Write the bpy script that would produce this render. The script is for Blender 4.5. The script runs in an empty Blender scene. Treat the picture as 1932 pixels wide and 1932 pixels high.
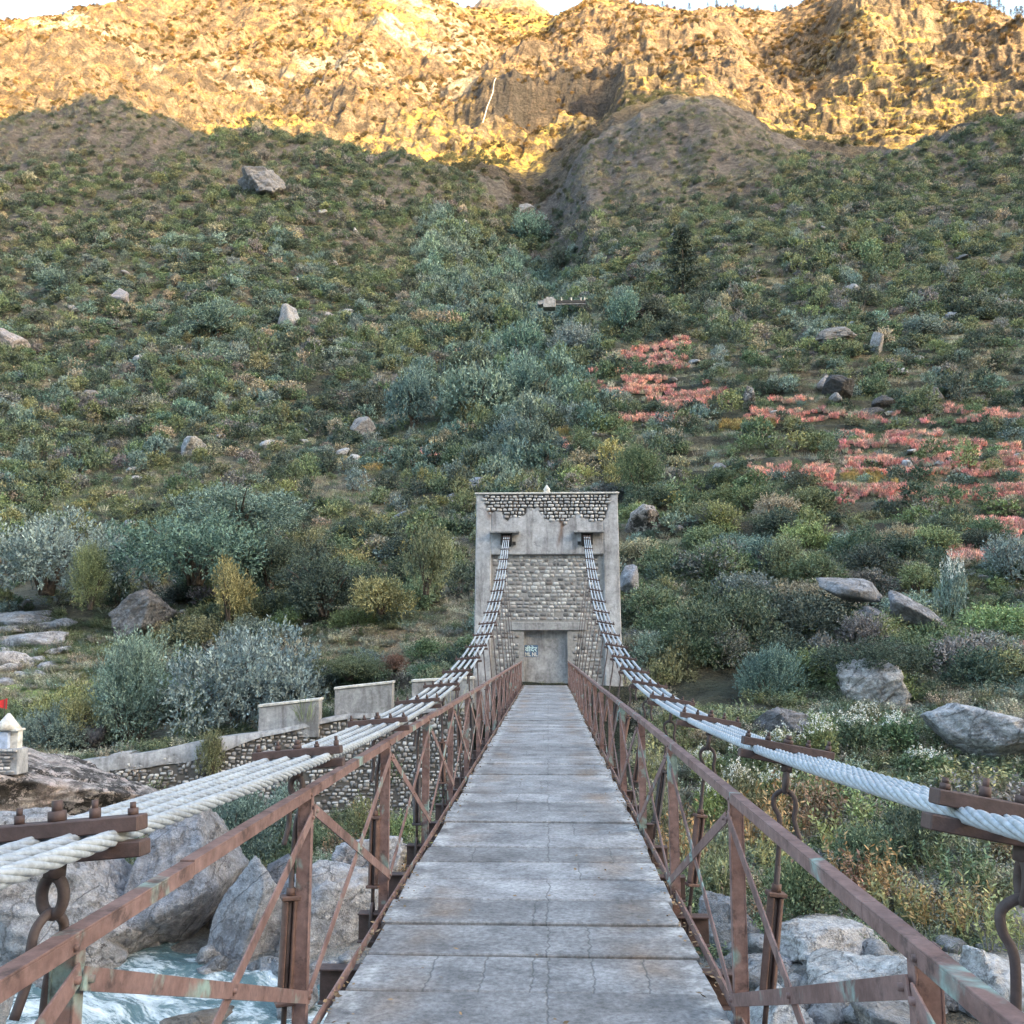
HQ = True
SKY_STR, SUN_STR, EXPO = 0.15, 2.25, 3.05
import bpy, bmesh, math, random
import numpy as np
from mathutils import Vector, Matrix, Euler

SC = bpy.context.scene
COL = SC.collection
R = math.radians
rnd = random.Random(11)
NR = np.random.default_rng(7)

# ------------------------------------------------------------------ camera frame
CX, CY, CZ = 0.14, 0.0, 1.65
F = 1780.0
PITCH, YAW = R(8.03), R(2.17)
_sp, _cp, _sy, _cy = math.sin(PITCH), math.cos(PITCH), math.sin(YAW), math.cos(YAW)
FWD = np.array([-_sy * _cp, _cy * _cp, _sp])
RGT = np.array([_cy, _sy, 0.0])
UPV = np.array([_sy * _sp, -_cy * _sp, _cp])

def ray(u, v):
    """(X/Y, Z/Y) slope of the sight line through photo pixel u, v (1932 px frame)."""
    u = np.asarray(u, float); v = np.asarray(v, float)
    a = (u - 966) / F; b = (966 - v) / F
    d = FWD[None, :] + a.reshape(-1, 1) * RGT + b.reshape(-1, 1) * UPV
    return d[:, 0] / d[:, 1], d[:, 2] / d[:, 1]

def at(u, v, Y):
    s, t = ray([u], [v])
    return Vector((CX + s[0] * Y, Y, CZ + t[0] * Y))

def px(n, Y):
    return n * Y / F

# ------------------------------------------------------------------ noise
def _h(ix, iy, seed):
    n = (ix.astype(np.int64) * 374761393 + iy.astype(np.int64) * 668265263 + seed * 974634777) & 0xFFFFFFFF
    n = ((n ^ (n >> 13)) * 1274126177) & 0xFFFFFFFF
    n = ((n ^ (n >> 15)) * 2246822519) & 0xFFFFFFFF
    return ((n ^ (n >> 16)) & 0xFFFFFF) / float(0xFFFFFF)

def vn(x, y, seed):
    x = np.asarray(x, float); y = np.asarray(y, float)
    ix = np.floor(x); iy = np.floor(y)
    fx = x - ix; fy = y - iy
    fx = fx * fx * fx * (fx * (fx * 6 - 15) + 10); fy = fy * fy * fy * (fy * (fy * 6 - 15) + 10)
    a = _h(ix, iy, seed); b = _h(ix + 1, iy, seed); c = _h(ix, iy + 1, seed); d = _h(ix + 1, iy + 1, seed)
    return a + (b - a) * fx + (c - a) * fy + (a - b - c + d) * fx * fy

def fbm(x, y, wl, octv, seed, ridged=False):
    o = 0.0; amp = 1.0; tot = 0.0
    x = np.asarray(x, float) / wl; y = np.asarray(y, float) / wl
    for k in range(octv):
        n = vn(x * 0.8 - y * 0.6 + 3.7 * k, x * 0.6 + y * 0.8 - 9.1 * k, seed + k) if k % 2 else vn(x, y, seed + k)
        if ridged: n = 1 - np.abs(2 * n - 1)
        o = o + amp * n; tot += amp
        amp *= 0.5; x = x * 2.03; y = y * 2.03
    return o / tot

def sst(a, b, x):
    t = np.clip((np.asarray(x, float) - a) / (b - a), 0, 1)
    return t * t * (3 - 2 * t)

# ------------------------------------------------------------------ terrain (levels: depth -> silhouette v(u) of the ground there)
LEV = [
 (46, [(-700,1300),(300,1300),(600,1290),(750,1280),(880,1262),(1030,1248),(1230,1240),(1932,1236),(2600,1236)]),
 (56, [(-700,1235),(0,1225),(400,1215),(700,1190),(880,1165),(1030,1145),(1230,1115),(1500,1105),(1932,1105),(2600,1100)]),
 (70, [(-700,1100),(0,1095),(400,1090),(750,1070),(960,1040),(1230,995),(1500,985),(1932,990),(2600,980)]),
 (90, [(-700,990),(0,988),(500,980),(750,965),(960,935),(1230,895),(1500,888),(1932,890),(2600,880)]),
 (115,[(-700,890),(0,890),(500,885),(750,875),(960,850),(1130,815),(1380,798),(1932,795),(2600,790)]),
 (145,[(-700,800),(0,795),(300,790),(600,795),(750,795),(900,785),(1030,765),(1130,725),(1250,700),(1500,685),(1932,690),(2600,690)]),
 (180,[(-700,700),(0,695),(300,690),(500,690),(700,700),(860,712),(950,722),(1035,705),(1110,645),(1230,600),(1380,585),(1650,590),(1932,600),(2600,600)]),
 (220,[(-700,600),(0,585),(300,570),(450,565),(650,590),(870,622),(980,648),(1050,645),(1120,572),(1230,515),(1400,485),(1650,490),(1932,510),(2600,500)]),
 (265,[(-700,480),(0,460),(200,455),(420,430),(600,450),(750,480),(860,515),(985,585),(1050,580),(1115,490),(1230,425),(1380,395),(1500,385),(1700,405),(1932,420),(2600,400)]),
 (310,[(-700,340),(0,330),(150,330),(300,335),(450,325),(620,335),(750,380),(870,428),(985,520),(1045,515),(1110,392),(1230,325),(1380,300),(1500,312),(1650,340),(1800,348),(1932,335),(2600,330)]),
 (345,[(-700,230),(0,242),(30,215),(55,205),(90,228),(150,200),(190,196),(250,215),(300,228),(380,262),(450,258),(600,282),(750,310),(860,335),(900,352),(985,450),(1040,445),(1105,310),(1230,232),(1310,215),(1390,235),(1480,285),(1600,305),(1700,300),(1800,270),(1932,240),(2600,220)]),
 (372,[(-700,240),(0,262),(190,245),(380,285),(600,302),(750,318),(850,318),(930,318),(985,370),(1035,362),(1100,262),(1180,215),(1240,197),(1330,196),(1395,210),(1440,238),(1500,258),(1560,265),(1650,290),(1720,284),(1800,255),(1850,235),(1932,222),(2600,215)]),
 (420,[(-700,285),(0,290),(300,295),(600,312),(800,322),(930,325),(980,336),(1030,322),(1100,285),(1158,272),(1172,196),(1230,186),(1330,200),(1400,235),(1560,285),(1700,300),(1932,262),(2600,260)]),
 (480,[(-700,215),(0,218),(200,228),(400,262),(600,278),(800,290),(900,292),(980,290),(1040,276),(1150,264),(1168,166),(1230,158),(1330,176),(1400,205),(1500,262),(1600,275),(1700,275),(1800,258),(1932,228),(2600,220)]),
 (522,[(-700,185),(0,185),(200,200),(400,230),(600,245),(800,258),(880,252),(960,258),(1050,256),(1148,252),(1166,152),(1230,148),(1330,160),(1400,180),(1500,232),(1600,245),(1700,240),(1932,195),(2600,190)]),
 (548,[(-700,160),(0,160),(200,175),(400,205),(600,222),(800,238),(870,225),(905,160),(960,150),(1060,148),(1140,152),(1180,148),(1230,145),(1400,155),(1500,210),(1590,205),(1640,175),(1700,200),(1932,170),(2600,165)]),
 (650,[(-700,100),(0,105),(200,108),(400,125),(600,145),(800,150),(890,140),(960,122),(1050,112),(1200,105),(1385,92),(1410,152),(1540,142),(1595,72),(1640,50),(1710,72),(1800,100),(1932,100),(2600,95)]),
 (760,[(-700,40),(0,62),(100,50),(200,45),(400,48),(600,60),(800,62),(880,70),(940,105),(1000,88),(1100,55),(1250,48),(1380,48),(1430,80),(1540,72),(1590,25),(1640,8),(1700,20),(1800,40),(1932,62),(2600,60)]),
 (880,[(-700,0),(0,52),(50,52),(85,34),(120,28),(150,12),(220,6),(300,-15),(500,-40),(700,-40),(820,-18),(862,12),(892,34),(930,60),(1000,60),(1040,44),(1075,18),(1130,2),(1180,4),(1240,14),(1285,27),(1330,20),(1400,18),(1470,28),(1520,14),(1570,-5),(1650,-30),(1730,-8),(1800,14),(1870,30),(1932,52),(2600,60)]),
 (1000,[(-700,60),(0,130),(300,80),(700,60),(870,60),(888,30),(905,14),(930,2),(960,-8),(1000,2),(1025,16),(1042,32),(1085,80),(1300,80),(1650,50),(1932,120),(2600,100)]),
 (1200,[(-700,250),(1000,260),(2600,300)]),
]
SG = np.linspace(-2.6, 2.6, 2081)
LY = np.log([l[0] for l in LEV])
def _level(pts, Y):
    us = np.array([p[0] for p in pts], float); vs = np.array([p[1] for p in pts], float)
    s, t = ray(us, vs)
    tt = np.interp(SG, s, t)
    sig = 6 if Y < 300 else (4 if Y < 400 else 3)
    k = np.exp(-0.5 * (np.arange(-4 * sig, 4 * sig + 1) / sig) ** 2); k /= k.sum()
    return np.convolve(np.pad(tt, 4 * sig, mode='edge'), k, mode='valid')
_TT = np.array([_level(p, y) for y, p in LEV])
LG = np.linspace(LY[0], LY[-1], 900)
def _pchip(x, y, q):
    h = np.diff(x)[:, None]; d = np.diff(y, axis=0) / h
    m = np.zeros_like(y)
    w1 = 2 * h[1:] + h[:-1]; w2 = h[1:] + 2 * h[:-1]
    ok = d[:-1] * d[1:] > 0
    with np.errstate(divide='ignore', invalid='ignore'):
        hm = (w1 + w2) / (w1 / d[:-1] + w2 / d[1:])
    m[1:-1] = np.where(ok, hm, 0); m[0] = d[0]; m[-1] = d[-1]
    i = np.clip(np.searchsorted(x, q) - 1, 0, len(x) - 2)
    t = ((q - x[i]) / h[i, 0])[:, None]; hh = h[i]
    return ((1 + 2 * t) * (1 - t) ** 2 * y[i] + t * (1 - t) ** 2 * hh * m[i] + t * t * (3 - 2 * t) * y[i + 1] + t * t * (t - 1) * hh * m[i + 1])
TAB = _pchip(LY, _TT, LG)

def far_t(s, Y):
    a = np.clip((s - SG[0]) / (SG[1] - SG[0]), 0, len(SG) - 1.001)
    b = np.clip((np.log(Y) - LG[0]) / (LG[1] - LG[0]), 0, len(LG) - 1.001)
    i = a.astype(int); j = b.astype(int); fa = a - i; fb = b - j
    return (TAB[j, i] * (1 - fa) + TAB[j, i + 1] * fa) * (1 - fb) + (TAB[j + 1, i] * (1 - fa) + TAB[j + 1, i + 1] * fa) * fb

WATER = -6.6
def wall_y(x):      # line of the retaining wall west of the tower
    return 40.3 + (np.minimum(x, -2.5) + 2.5) * 0.2
def wall_top(x):
    return np.interp(x, [-40, -18.8, -14, -10, -8, -5.5, -2.5], [-3.6, -3.0, -2.25, -1.55, -1.2, -1.0, -0.75])

def near_z(x, y):
    shore = 22.0 - 0.62 * (np.clip(x, -40, 30) + 5)
    h = y - shore
    rprof = np.interp(y, [6, 12, 15, 18, 24, 29, 34, 38, 42, 48], [-9, -8, -6.4, -5.2, -5.1, -4.3, -2.6, -1.3, -0.3, 2.0])
    right = np.minimum(rprof, np.interp(h, [-6, 0, 2, 3], [-8.6, -6.8, -5.4, 9]))
    lb = np.interp(h, [-8, -1, 0.5, 4, 10, 14], [-8.8, -7.8, -6.7, -6.2, -5.6, -5.2])
    wy = wall_y(x)
    up = wall_top(x) - 0.25 + np.clip(y - wy, 0, 30) * 0.12
    left = lb + (up - lb) * sst(-0.15, 0.35, y - wy)
    mid = np.where(y > 40.2, 0.0, np.interp(y, [6, 18, 22, 26, 34, 39, 40.2], [-9, -7.6, -6.4, -5.5, -4.2, -2.9, -0.8]))
    m = sst(-2.6, -1.6, x); mr = sst(-1.0, 6.0, x) * (1 - sst(37, 40, y)) + sst(3.3, 4.6, x) * sst(37, 40, y)
    return (left * (1 - m) + mid * m) * (1 - mr) + right * mr

def T0(x, y):
    y = np.maximum(np.asarray(y, float), 4.0); x = np.asarray(x, float)
    s = (x - CX) / y
    z = CZ + y * far_t(s, np.maximum(y, 46.0))
    b = sst(44, 56, y)
    return np.where(b < 1, near_z(x, y) * (1 - b) + z * b, z)

def TN(x, y):
    """detail added on top of the base form"""
    z = (fbm(x, y, 2.2, 3, 21) - 0.5) * 0.5 * sst(12, 30, y)
    z = z + (fbm(x, y, 6, 2, 5) - 0.5) * (0.3 + 1.3 * sst(45, 110, y))
    z = z + (fbm(x, y, 16, 3, 9) - 0.5) * 4.5 * sst(60, 170, y)
    z = z + (fbm(x, y * 0.35, 34, 4, 13, True) - 0.6) * 13 * sst(110, 260, y) * (1 - 0.5 * sst(330, 380, y))
    up = sst(385, 470, y) * (1 - 0.6 * sst(740, 850, y))
    z = z + ((fbm(x, y, 26, 5, 31, True) - 0.55) * 13 + (fbm(x, y, 95, 3, 41, True) - 0.6) * 36 + (fbm(x, y * 0.5, 7, 4, 45, True) ** 1.5 - 0.35) * 6 + (fbm(x, y * 0.6, 3.2, 2, 46, True) - 0.5) * 1.8 + (fbm(x + 0.3 * y, y * 0.45, 15, 4, 49, True) - 0.55) * 8 + (fbm(x, y * 0.5, 190, 3, 47, True) - 0.62) * 40) * up
    z = z + (fbm(x, y, 11, 3, 51, True) - 0.55) * 7.0 * sst(300, 340, y) * (1 - 0.5 * up)
    return z

def T(x, y):
    x = np.asarray(x, float); y = np.asarray(y, float)
    z = T0(x, y) + TN(x, y)
    s = (x - CX) / np.maximum(y, 4)
    # old field terraces on the near right slope, rock ledges high up
    k = sst(58, 75, y) * (1 - sst(150, 190, y)) * sst(-0.02, 0.08, s) * 0.75
    q = z / 2.6 + 0.9 * (fbm(x, y, 26, 2, 61) - 0.5)
    fr = q - np.floor(q)
    z = z + k * 2.6 * (sst(0.55, 1.0, fr) - fr)
    k = sst(395, 450, y) * (0.12 + 0.55 * sst(-0.05, 0.1, s))
    for st_, ka, sd in ((17.0, 0.55, 71), (6.5, 0.75, 75)):
        q = z / st_ + 2.4 * (fbm(x, y, 130, 3, sd) - 0.5) + 0.10 * x / st_
        fr = q - np.floor(q)
        z = z + k * ka * st_ * (sst(0.35, 1.0, fr) - fr)
    return z

_HY = np.exp(np.linspace(math.log(12), math.log(1100), 1500))
def hit(u, v):
    """where the sight lines through photo pixels u, v meet the ground -> x, y, z arrays"""
    s, t = ray(u, v)
    s = s.reshape(-1); t = t.reshape(-1)
    out = np.full(len(s), _HY[-1])
    for c in range(0, len(s), 400):
        ss = s[c:c + 400, None]; tt = t[c:c + 400, None]
        Y = np.broadcast_to(_HY[None, :], (ss.shape[0], len(_HY)))
        below = (CZ + tt * Y) < T(CX + ss * Y, Y)
        j = np.argmax(below, axis=1)
        out[c:c + 400] = np.where(below.any(axis=1), _HY[j], _HY[-1])
    x = CX + s * out
    return x, out, T(x, out)

def hit1(u, v):
    x, y, z = hit([u], [v])
    return Vector((x[0], y[0], z[0]))

# ------------------------------------------------------------------ object helpers
def tag(o, label=None, cat=None, group=None, kind=None, **kw):
    if label: o['label'] = label
    if cat: o['category'] = cat
    if group: o['group'] = group
    if kind: o['kind'] = kind
    for k, w in kw.items(): o[k] = w
    return o

def empty(name, loc=(0, 0, 0), rz=0.0):
    o = bpy.data.objects.new(name, None); COL.objects.link(o)
    o.location = loc; o.rotation_euler = (0, 0, rz); o.empty_display_size = 0.2
    return o

def link(name, me, parent=None, loc=(0, 0, 0), rot=(0, 0, 0), scl=(1, 1, 1)):
    o = bpy.data.objects.new(name, me); COL.objects.link(o)
    o.parent = parent; o.location = loc; o.rotation_euler = rot; o.scale = scl
    return o

def quads_mesh(name, V, Q, mats, smooth=False, mi=None):
    """big meshes straight from numpy arrays"""
    me = bpy.data.meshes.new(name)
    V = np.asarray(V, np.float32); Q = np.asarray(Q, np.int32)
    k = Q.shape[1]
    me.vertices.add(len(V)); me.vertices.foreach_set('co', V.ravel())
    me.loops.add(Q.size); me.loops.foreach_set('vertex_index', Q.ravel())
    me.polygons.add(len(Q)); me.polygons.foreach_set('loop_start', np.arange(0, Q.size, k, dtype=np.int32))
    if smooth: me.polygons.foreach_set('use_smooth', np.ones(len(Q), bool))
    for m in mats: me.materials.append(m)
    if mi is not None: me.polygons.foreach_set('material_index', np.asarray(mi, np.int32))
    me.update(calc_edges=True)
    return me

class MB:
    """collects boxes, bars and tubes and turns them into one mesh"""
    def __init__(self): self.v = []; self.f = []; self.s = []
    def add(self, vs, fs, smooth=False):
        b = len(self.v); self.v += [tuple(p) for p in vs]
        self.f += [tuple(b + i for i in f) for f in fs]; self.s += [smooth] * len(fs)
    def box(self, c, size, rot=None, taper=None):
        hx, hy, hz = size[0] / 2, size[1] / 2, size[2] / 2
        P = []
        for k, z in ((0, -hz), (1, hz)):
            tx = ty = 1.0
            if taper and k: tx, ty = taper
            P += [Vector((-hx * tx, -hy * ty, z)), Vector((hx * tx, -hy * ty, z)), Vector((hx * tx, hy * ty, z)), Vector((-hx * tx, hy * ty, z))]
        if rot is not None: P = [rot @ p for p in P]
        c = Vector(c)
        self.add([p + c for p in P], [(0, 3, 2, 1), (4, 5, 6, 7), (0, 1, 5, 4), (1, 2, 6, 5), (2, 3, 7, 6), (3, 0, 4, 7)])
    def bar(self, a, b, w, t, up=(0, 0, 1)):
        """flat bar from a to b: w across (in the plane of up), t thick"""
        a = Vector(a); b = Vector(b); d = (b - a).normalized(); side = d.cross(Vector(up)).normalized(); n = side.cross(d).normalized()
        P = []
        for p in (a, b):
            for (i, j) in ((-1, -1), (1, -1), (1, 1), (-1, 1)): P.append(p + side * (i * t / 2) + n * (j * w / 2))
        self.add(P, [(0, 3, 2, 1), (4, 5, 6, 7), (0, 1, 5, 4), (1, 2, 6, 5), (2, 3, 7, 6), (3, 0, 4, 7)])
    def tube(self, pts, r, n=8, cap=True):
        pts = [Vector(p) for p in pts]; m = len(pts); rs = r if hasattr(r, '__len__') else [r] * m
        ref = Vector((0.13, 0.21, 0.97)); P = []; u = None
        for i, p in enumerate(pts):
            d = (pts[min(i + 1, m - 1)] - pts[max(i - 1, 0)]).normalized()
            if u is None:
                u = d.cross(ref)
                if u.length < 1e-3: u = d.cross(Vector((1, 0, 0)))
            u = (u - d * u.dot(d)).normalized(); w = d.cross(u)
            for k in range(n):
                a = 2 * math.pi * k / n; P.append(p + (u * math.cos(a) + w * math.sin(a)) * rs[i])
        fs = [(i * n + k, i * n + (k + 1) % n, (i + 1) * n + (k + 1) % n, (i + 1) * n + k) for i in range(m - 1) for k in range(n)]
        if cap: fs += [tuple(range(n - 1, -1, -1)), tuple((m - 1) * n + k for k in range(n))]
        self.add(P, fs, True)
    def prism(self, poly, axis_vec, mapf):
        """poly (list of 2d) extruded; mapf(p, k) -> 3d for k in 0, 1"""
        n = len(poly); P = [mapf(p, 0) for p in poly] + [mapf(p, 1) for p in poly]
        self.add(P, [tuple(range(n - 1, -1, -1)), tuple(n + i for i in range(n))] + [(i, (i + 1) % n, n + (i + 1) % n, n + i) for i in range(n)])
    def mesh(self, name, mat, bevel=0.0):
        me = bpy.data.meshes.new(name); me.from_pydata(self.v, [], self.f)
        me.polygons.foreach_set('use_smooth', np.array(self.s, bool)); me.materials.append(mat)
        bm = bmesh.new(); bm.from_mesh(me)
        if bevel:
            es = [e for e in bm.edges if len(e.link_faces) == 2 and not e.link_faces[0].smooth and e.calc_face_angle(0) > 0.6]
            bmesh.ops.bevel(bm, geom=es, offset=bevel, segments=1, profile=0.6, affect='EDGES', clamp_overlap=True)
        bmesh.ops.recalc_face_normals(bm, faces=bm.faces[:])
        bm.to_mesh(me); bm.free(); me.update()
        return me
    def build(self, name, mat, parent=None, loc=(0, 0, 0), rot=(0, 0, 0), bevel=0.0):
        return link(name, self.mesh(name, mat, bevel), parent, loc, rot)

def vcol(me, name, arr):
    a = me.attributes.new(name, 'FLOAT_COLOR', 'POINT')
    c = np.ones((len(arr), 4), np.float32); c[:, :3] = arr; a.data.foreach_set('color', c.ravel())
def vfloat(me, name, arr):
    a = me.attributes.new(name, 'FLOAT', 'POINT'); a.data.foreach_set('value', np.asarray(arr, np.float32).ravel())

# ------------------------------------------------------------------ materials
class G:
    def __init__(self, name):
        self.m = bpy.data.materials.new(name); self.m.use_nodes = True
        self.t = self.m.node_tree; self.t.nodes.clear()
        self.out = self.t.nodes.new('ShaderNodeOutputMaterial')
    def n(self, typ, inp=None, **pr):
        o = self.t.nodes.new('ShaderNode' + typ)
        for k, w in pr.items(): setattr(o, k, w)
        for k, w in (inp or {}).items():
            s = o.inputs[k]
            if hasattr(w, 'is_output'): self.t.links.new(w, s)
            else:
                if hasattr(s.default_value, '__len__') and len(s.default_value) == 4 and len(w) == 3: w = tuple(w) + (1,)
                s.default_value = w
        return o
    def pos(self): return self.n('NewGeometry').outputs['Position']
    def objc(self): return self.n('TexCoord').outputs['Object']
    def noise(self, vec, scale, detail=4, rough=0.55, dist=0.0):
        return self.n('TexNoise', {'Vector': vec, 'Scale': scale, 'Detail': detail, 'Roughness': rough, 'Distortion': dist}).outputs['Fac']
    def ramp(self, fac, a, b, lo=(0, 0, 0), hi=(1, 1, 1)):
        r = self.n('ValToRGB', {'Fac': fac}); e = r.color_ramp.elements
        e[0].position = a; e[1].position = b
        e[0].color = (*lo, 1) if hasattr(lo, '__len__') else (lo, lo, lo, 1); e[1].color = (*hi, 1) if hasattr(hi, '__len__') else (hi, hi, hi, 1)
        return r.outputs['Color']
    def mix(self, fac, a, b, mode='MIX'):
        o = self.n('Mix', data_type='RGBA', blend_type=mode)
        for k, w in ((0, fac), (6, a), (7, b)):
            s = o.inputs[k]
            if hasattr(w, 'is_output'): self.t.links.new(w, s)
            else: s.default_value = w if not hasattr(w, '__len__') or len(w) == 4 else (*w, 1)
        return o.outputs[2]
    def math(self, op, a, b=0.0, c=0.0):
        o = self.n('Math', operation=op)
        for k, w in enumerate((a, b, c)):
            if hasattr(w, 'is_output'): self.t.links.new(w, o.inputs[k])
            else: o.inputs[k].default_value = w
        return o.outputs[0]
    def attr(self, name, typ='GEOMETRY'):
        return self.n('Attribute', attribute_name=name, attribute_type=typ)
    def bsdf(self, col, rough=0.8, metal=0.0, bump=None, bstr=0.5, bdist=0.02, **inp):
        d = {'Base Color': col, 'Roughness': rough, 'Metallic': metal}
        if bump is not None:
            d['Normal'] = self.n('Bump', {'Height': bump, 'Strength': bstr, 'Distance': bdist}).outputs['Normal']
        d.update(inp)
        b = self.n('BsdfPrincipled', d)
        self.t.links.new(b.outputs[0], self.out.inputs[0])
        return b

def scaled(g, vec, s):
    return g.n('Mapping', {'Vector': vec, 'Scale': s}).outputs[0]

def m_ground():
    g = G('ground'); p = g.pos(); c = g.attr('Col').outputs['Color']
    n1 = g.noise(p, 0.9, 5, 0.7); n2 = g.noise(p, 6.0, 4, 0.7)
    n0 = g.noise(scaled(g, p, (1, 1, 1.6)), 0.22, 7, 0.78, 0.6)
    col = g.mix(1.0, c, g.ramp(n1, 0.28, 0.72, 0.5, 1.45), 'MULTIPLY')
    col = g.mix(1.0, col, g.ramp(n0, 0.36, 0.64, 0.42, 1.45), 'MULTIPLY')
    col = g.mix(1.0, col, g.ramp(n2, 0.25, 0.75, 0.7, 1.3), 'MULTIPLY')
    g.bsdf(col, 0.95, bump=g.math('ADD', g.math('ADD', n1, g.math('MULTIPLY', n0, 2.5)), g.math('MULTIPLY', n2, 0.3)), bstr=1.0, bdist=0.6)
    return g.m

def m_mountain():
    g = G('mountain_rock_and_grass'); p = g.pos(); c = g.attr('Col').outputs['Color']
    n1 = g.noise(p, 0.16, 6, 0.75); n2 = g.noise(p, 0.6, 5, 0.8)
    col = g.mix(1.0, c, g.ramp(n1, 0.34, 0.64, 0.62, 1.3), 'MULTIPLY')
    col = g.mix(1.0, col, g.ramp(n2, 0.36, 0.64, 0.42, 1.5), 'MULTIPLY')
    g.bsdf(col, 0.95, bump=g.math('ADD', n1, g.math('MULTIPLY', n2, 0.4)), bstr=1.0, bdist=8.0)
    return g.m

def m_rock(name='rock', base=(0.285, 0.30, 0.33), dark=(0.055, 0.05, 0.05), lich=0.60, warm=(0.315, 0.295, 0.285)):
    g = G(name); p = g.pos()
    big = g.noise(p, 0.7, 6, 0.65, 0.6); med = g.noise(p, 3.2, 6, 0.72); fin = g.noise(p, 17, 4, 0.75)
    tint = g.attr('tint', 'OBJECT').outputs['Color']
    col = g.mix(g.ramp(big, 0.42, 0.66), base, warm)
    col = g.mix(1.0, col, g.ramp(med, 0.3, 0.7, 0.48, 1.38), 'MULTIPLY')
    col = g.mix(1.0, col, g.ramp(fin, 0.3, 0.7, 0.68, 1.3), 'MULTIPLY')
    st = g.noise(scaled(g, p, (0.9, 0.9, 0.16)), 2.0, 5, 0.7)
    col = g.mix(g.math('MULTIPLY', g.ramp(st, 0.56, 0.72), 0.45), col, (0.13, 0.12, 0.12))
    li = g.math('MULTIPLY', g.ramp(g.noise(p, 2.1, 7, 0.8, 0.3), lich, lich + 0.03), g.ramp(g.noise(p, 0.55, 3, 0.5), 0.36, 0.50))
    col = g.mix(li, col, dark)
    col = g.mix(g.math('MULTIPLY', g.ramp(g.noise(p, 0.85, 6, 0.72, 1.2), 0.53, 0.66), 0.62), col, (0.105, 0.10, 0.105))
    col = g.mix(g.math('MULTIPLY', g.ramp(g.noise(p, 1.3, 6, 0.75, 0.8), 0.56, 0.70), 0.5), col, (0.52, 0.52, 0.53))
    cr = g.n('TexVoronoi', {'Vector': g.n('VectorMath', {0: p, 1: g.n('CombineXYZ', {'X': med, 'Y': big, 'Z': med}).outputs[0]}, operation='ADD').outputs[0], 'Scale': 0.9}, feature='DISTANCE_TO_EDGE').outputs['Distance']
    crk = g.ramp(cr, 0.0, 0.02)
    col = g.mix(g.math('MULTIPLY', g.math('SUBTRACT', 1.0, crk), 0.5), col, (0.09, 0.085, 0.08))
    col = g.mix(1.0, col, tint, 'MULTIPLY')
    h = g.math('ADD', g.math('ADD', g.math('MULTIPLY', med, 1.0), g.math('MULTIPLY', fin, 0.25)), g.math('MULTIPLY', crk, 0.25))
    g.bsdf(col, 0.88, bump=h, bstr=1.0, bdist=0.22)
    return g.m

def m_steel(name='rusty_steel', a=(0.145, 0.083, 0.074), b=(0.25, 0.162, 0.150), green=0.585, dk=(0.055, 0.036, 0.034)):
    g = G(name); p = g.pos()
    n1 = g.noise(p, 4.0, 5, 0.65); n2 = g.noise(p, 26, 4, 0.7); n3 = g.noise(p, 3.1, 4, 0.6, 0.4); n4 = g.noise(p, 9, 5, 0.7)
    col = g.mix(g.ramp(n1, 0.35, 0.65), a, b)
    col = g.mix(g.ramp(n3, green, green + 0.07), col, (0.24, 0.33, 0.31))
    col = g.mix(g.math('MULTIPLY', g.ramp(n4, 0.56, 0.66), 0.7), col, dk)
    col = g.mix(1.0, col, g.ramp(n2, 0.3, 0.7, 0.72, 1.25), 'MULTIPLY')
    g.bsdf(col, 0.72, bump=g.math('ADD', n2, g.math('MULTIPLY', n4, 0.5)), bstr=0.35, bdist=0.006)
    return g.m

def m_rope():
    g = G('galvanised_rope'); p = g.pos()
    n = g.noise(p, 60, 3, 0.6); n1 = g.noise(p, 3, 4, 0.6)
    col = g.mix(g.ramp(n1, 0.3, 0.7), (0.33, 0.37, 0.42), (0.46, 0.50, 0.54))
    col = g.mix(1.0, col, g.ramp(n, 0.25, 0.75, 0.62, 1.18), 'MULTIPLY')
    col = g.mix(g.math('MULTIPLY', g.ramp(g.noise(p, 11, 4, 0.7), 0.55, 0.72), 0.45), col, (0.19, 0.19, 0.19))
    g.bsdf(col, 0.6, 0.1, bump=n, bstr=0.3, bdist=0.002)
    return g.m

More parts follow.
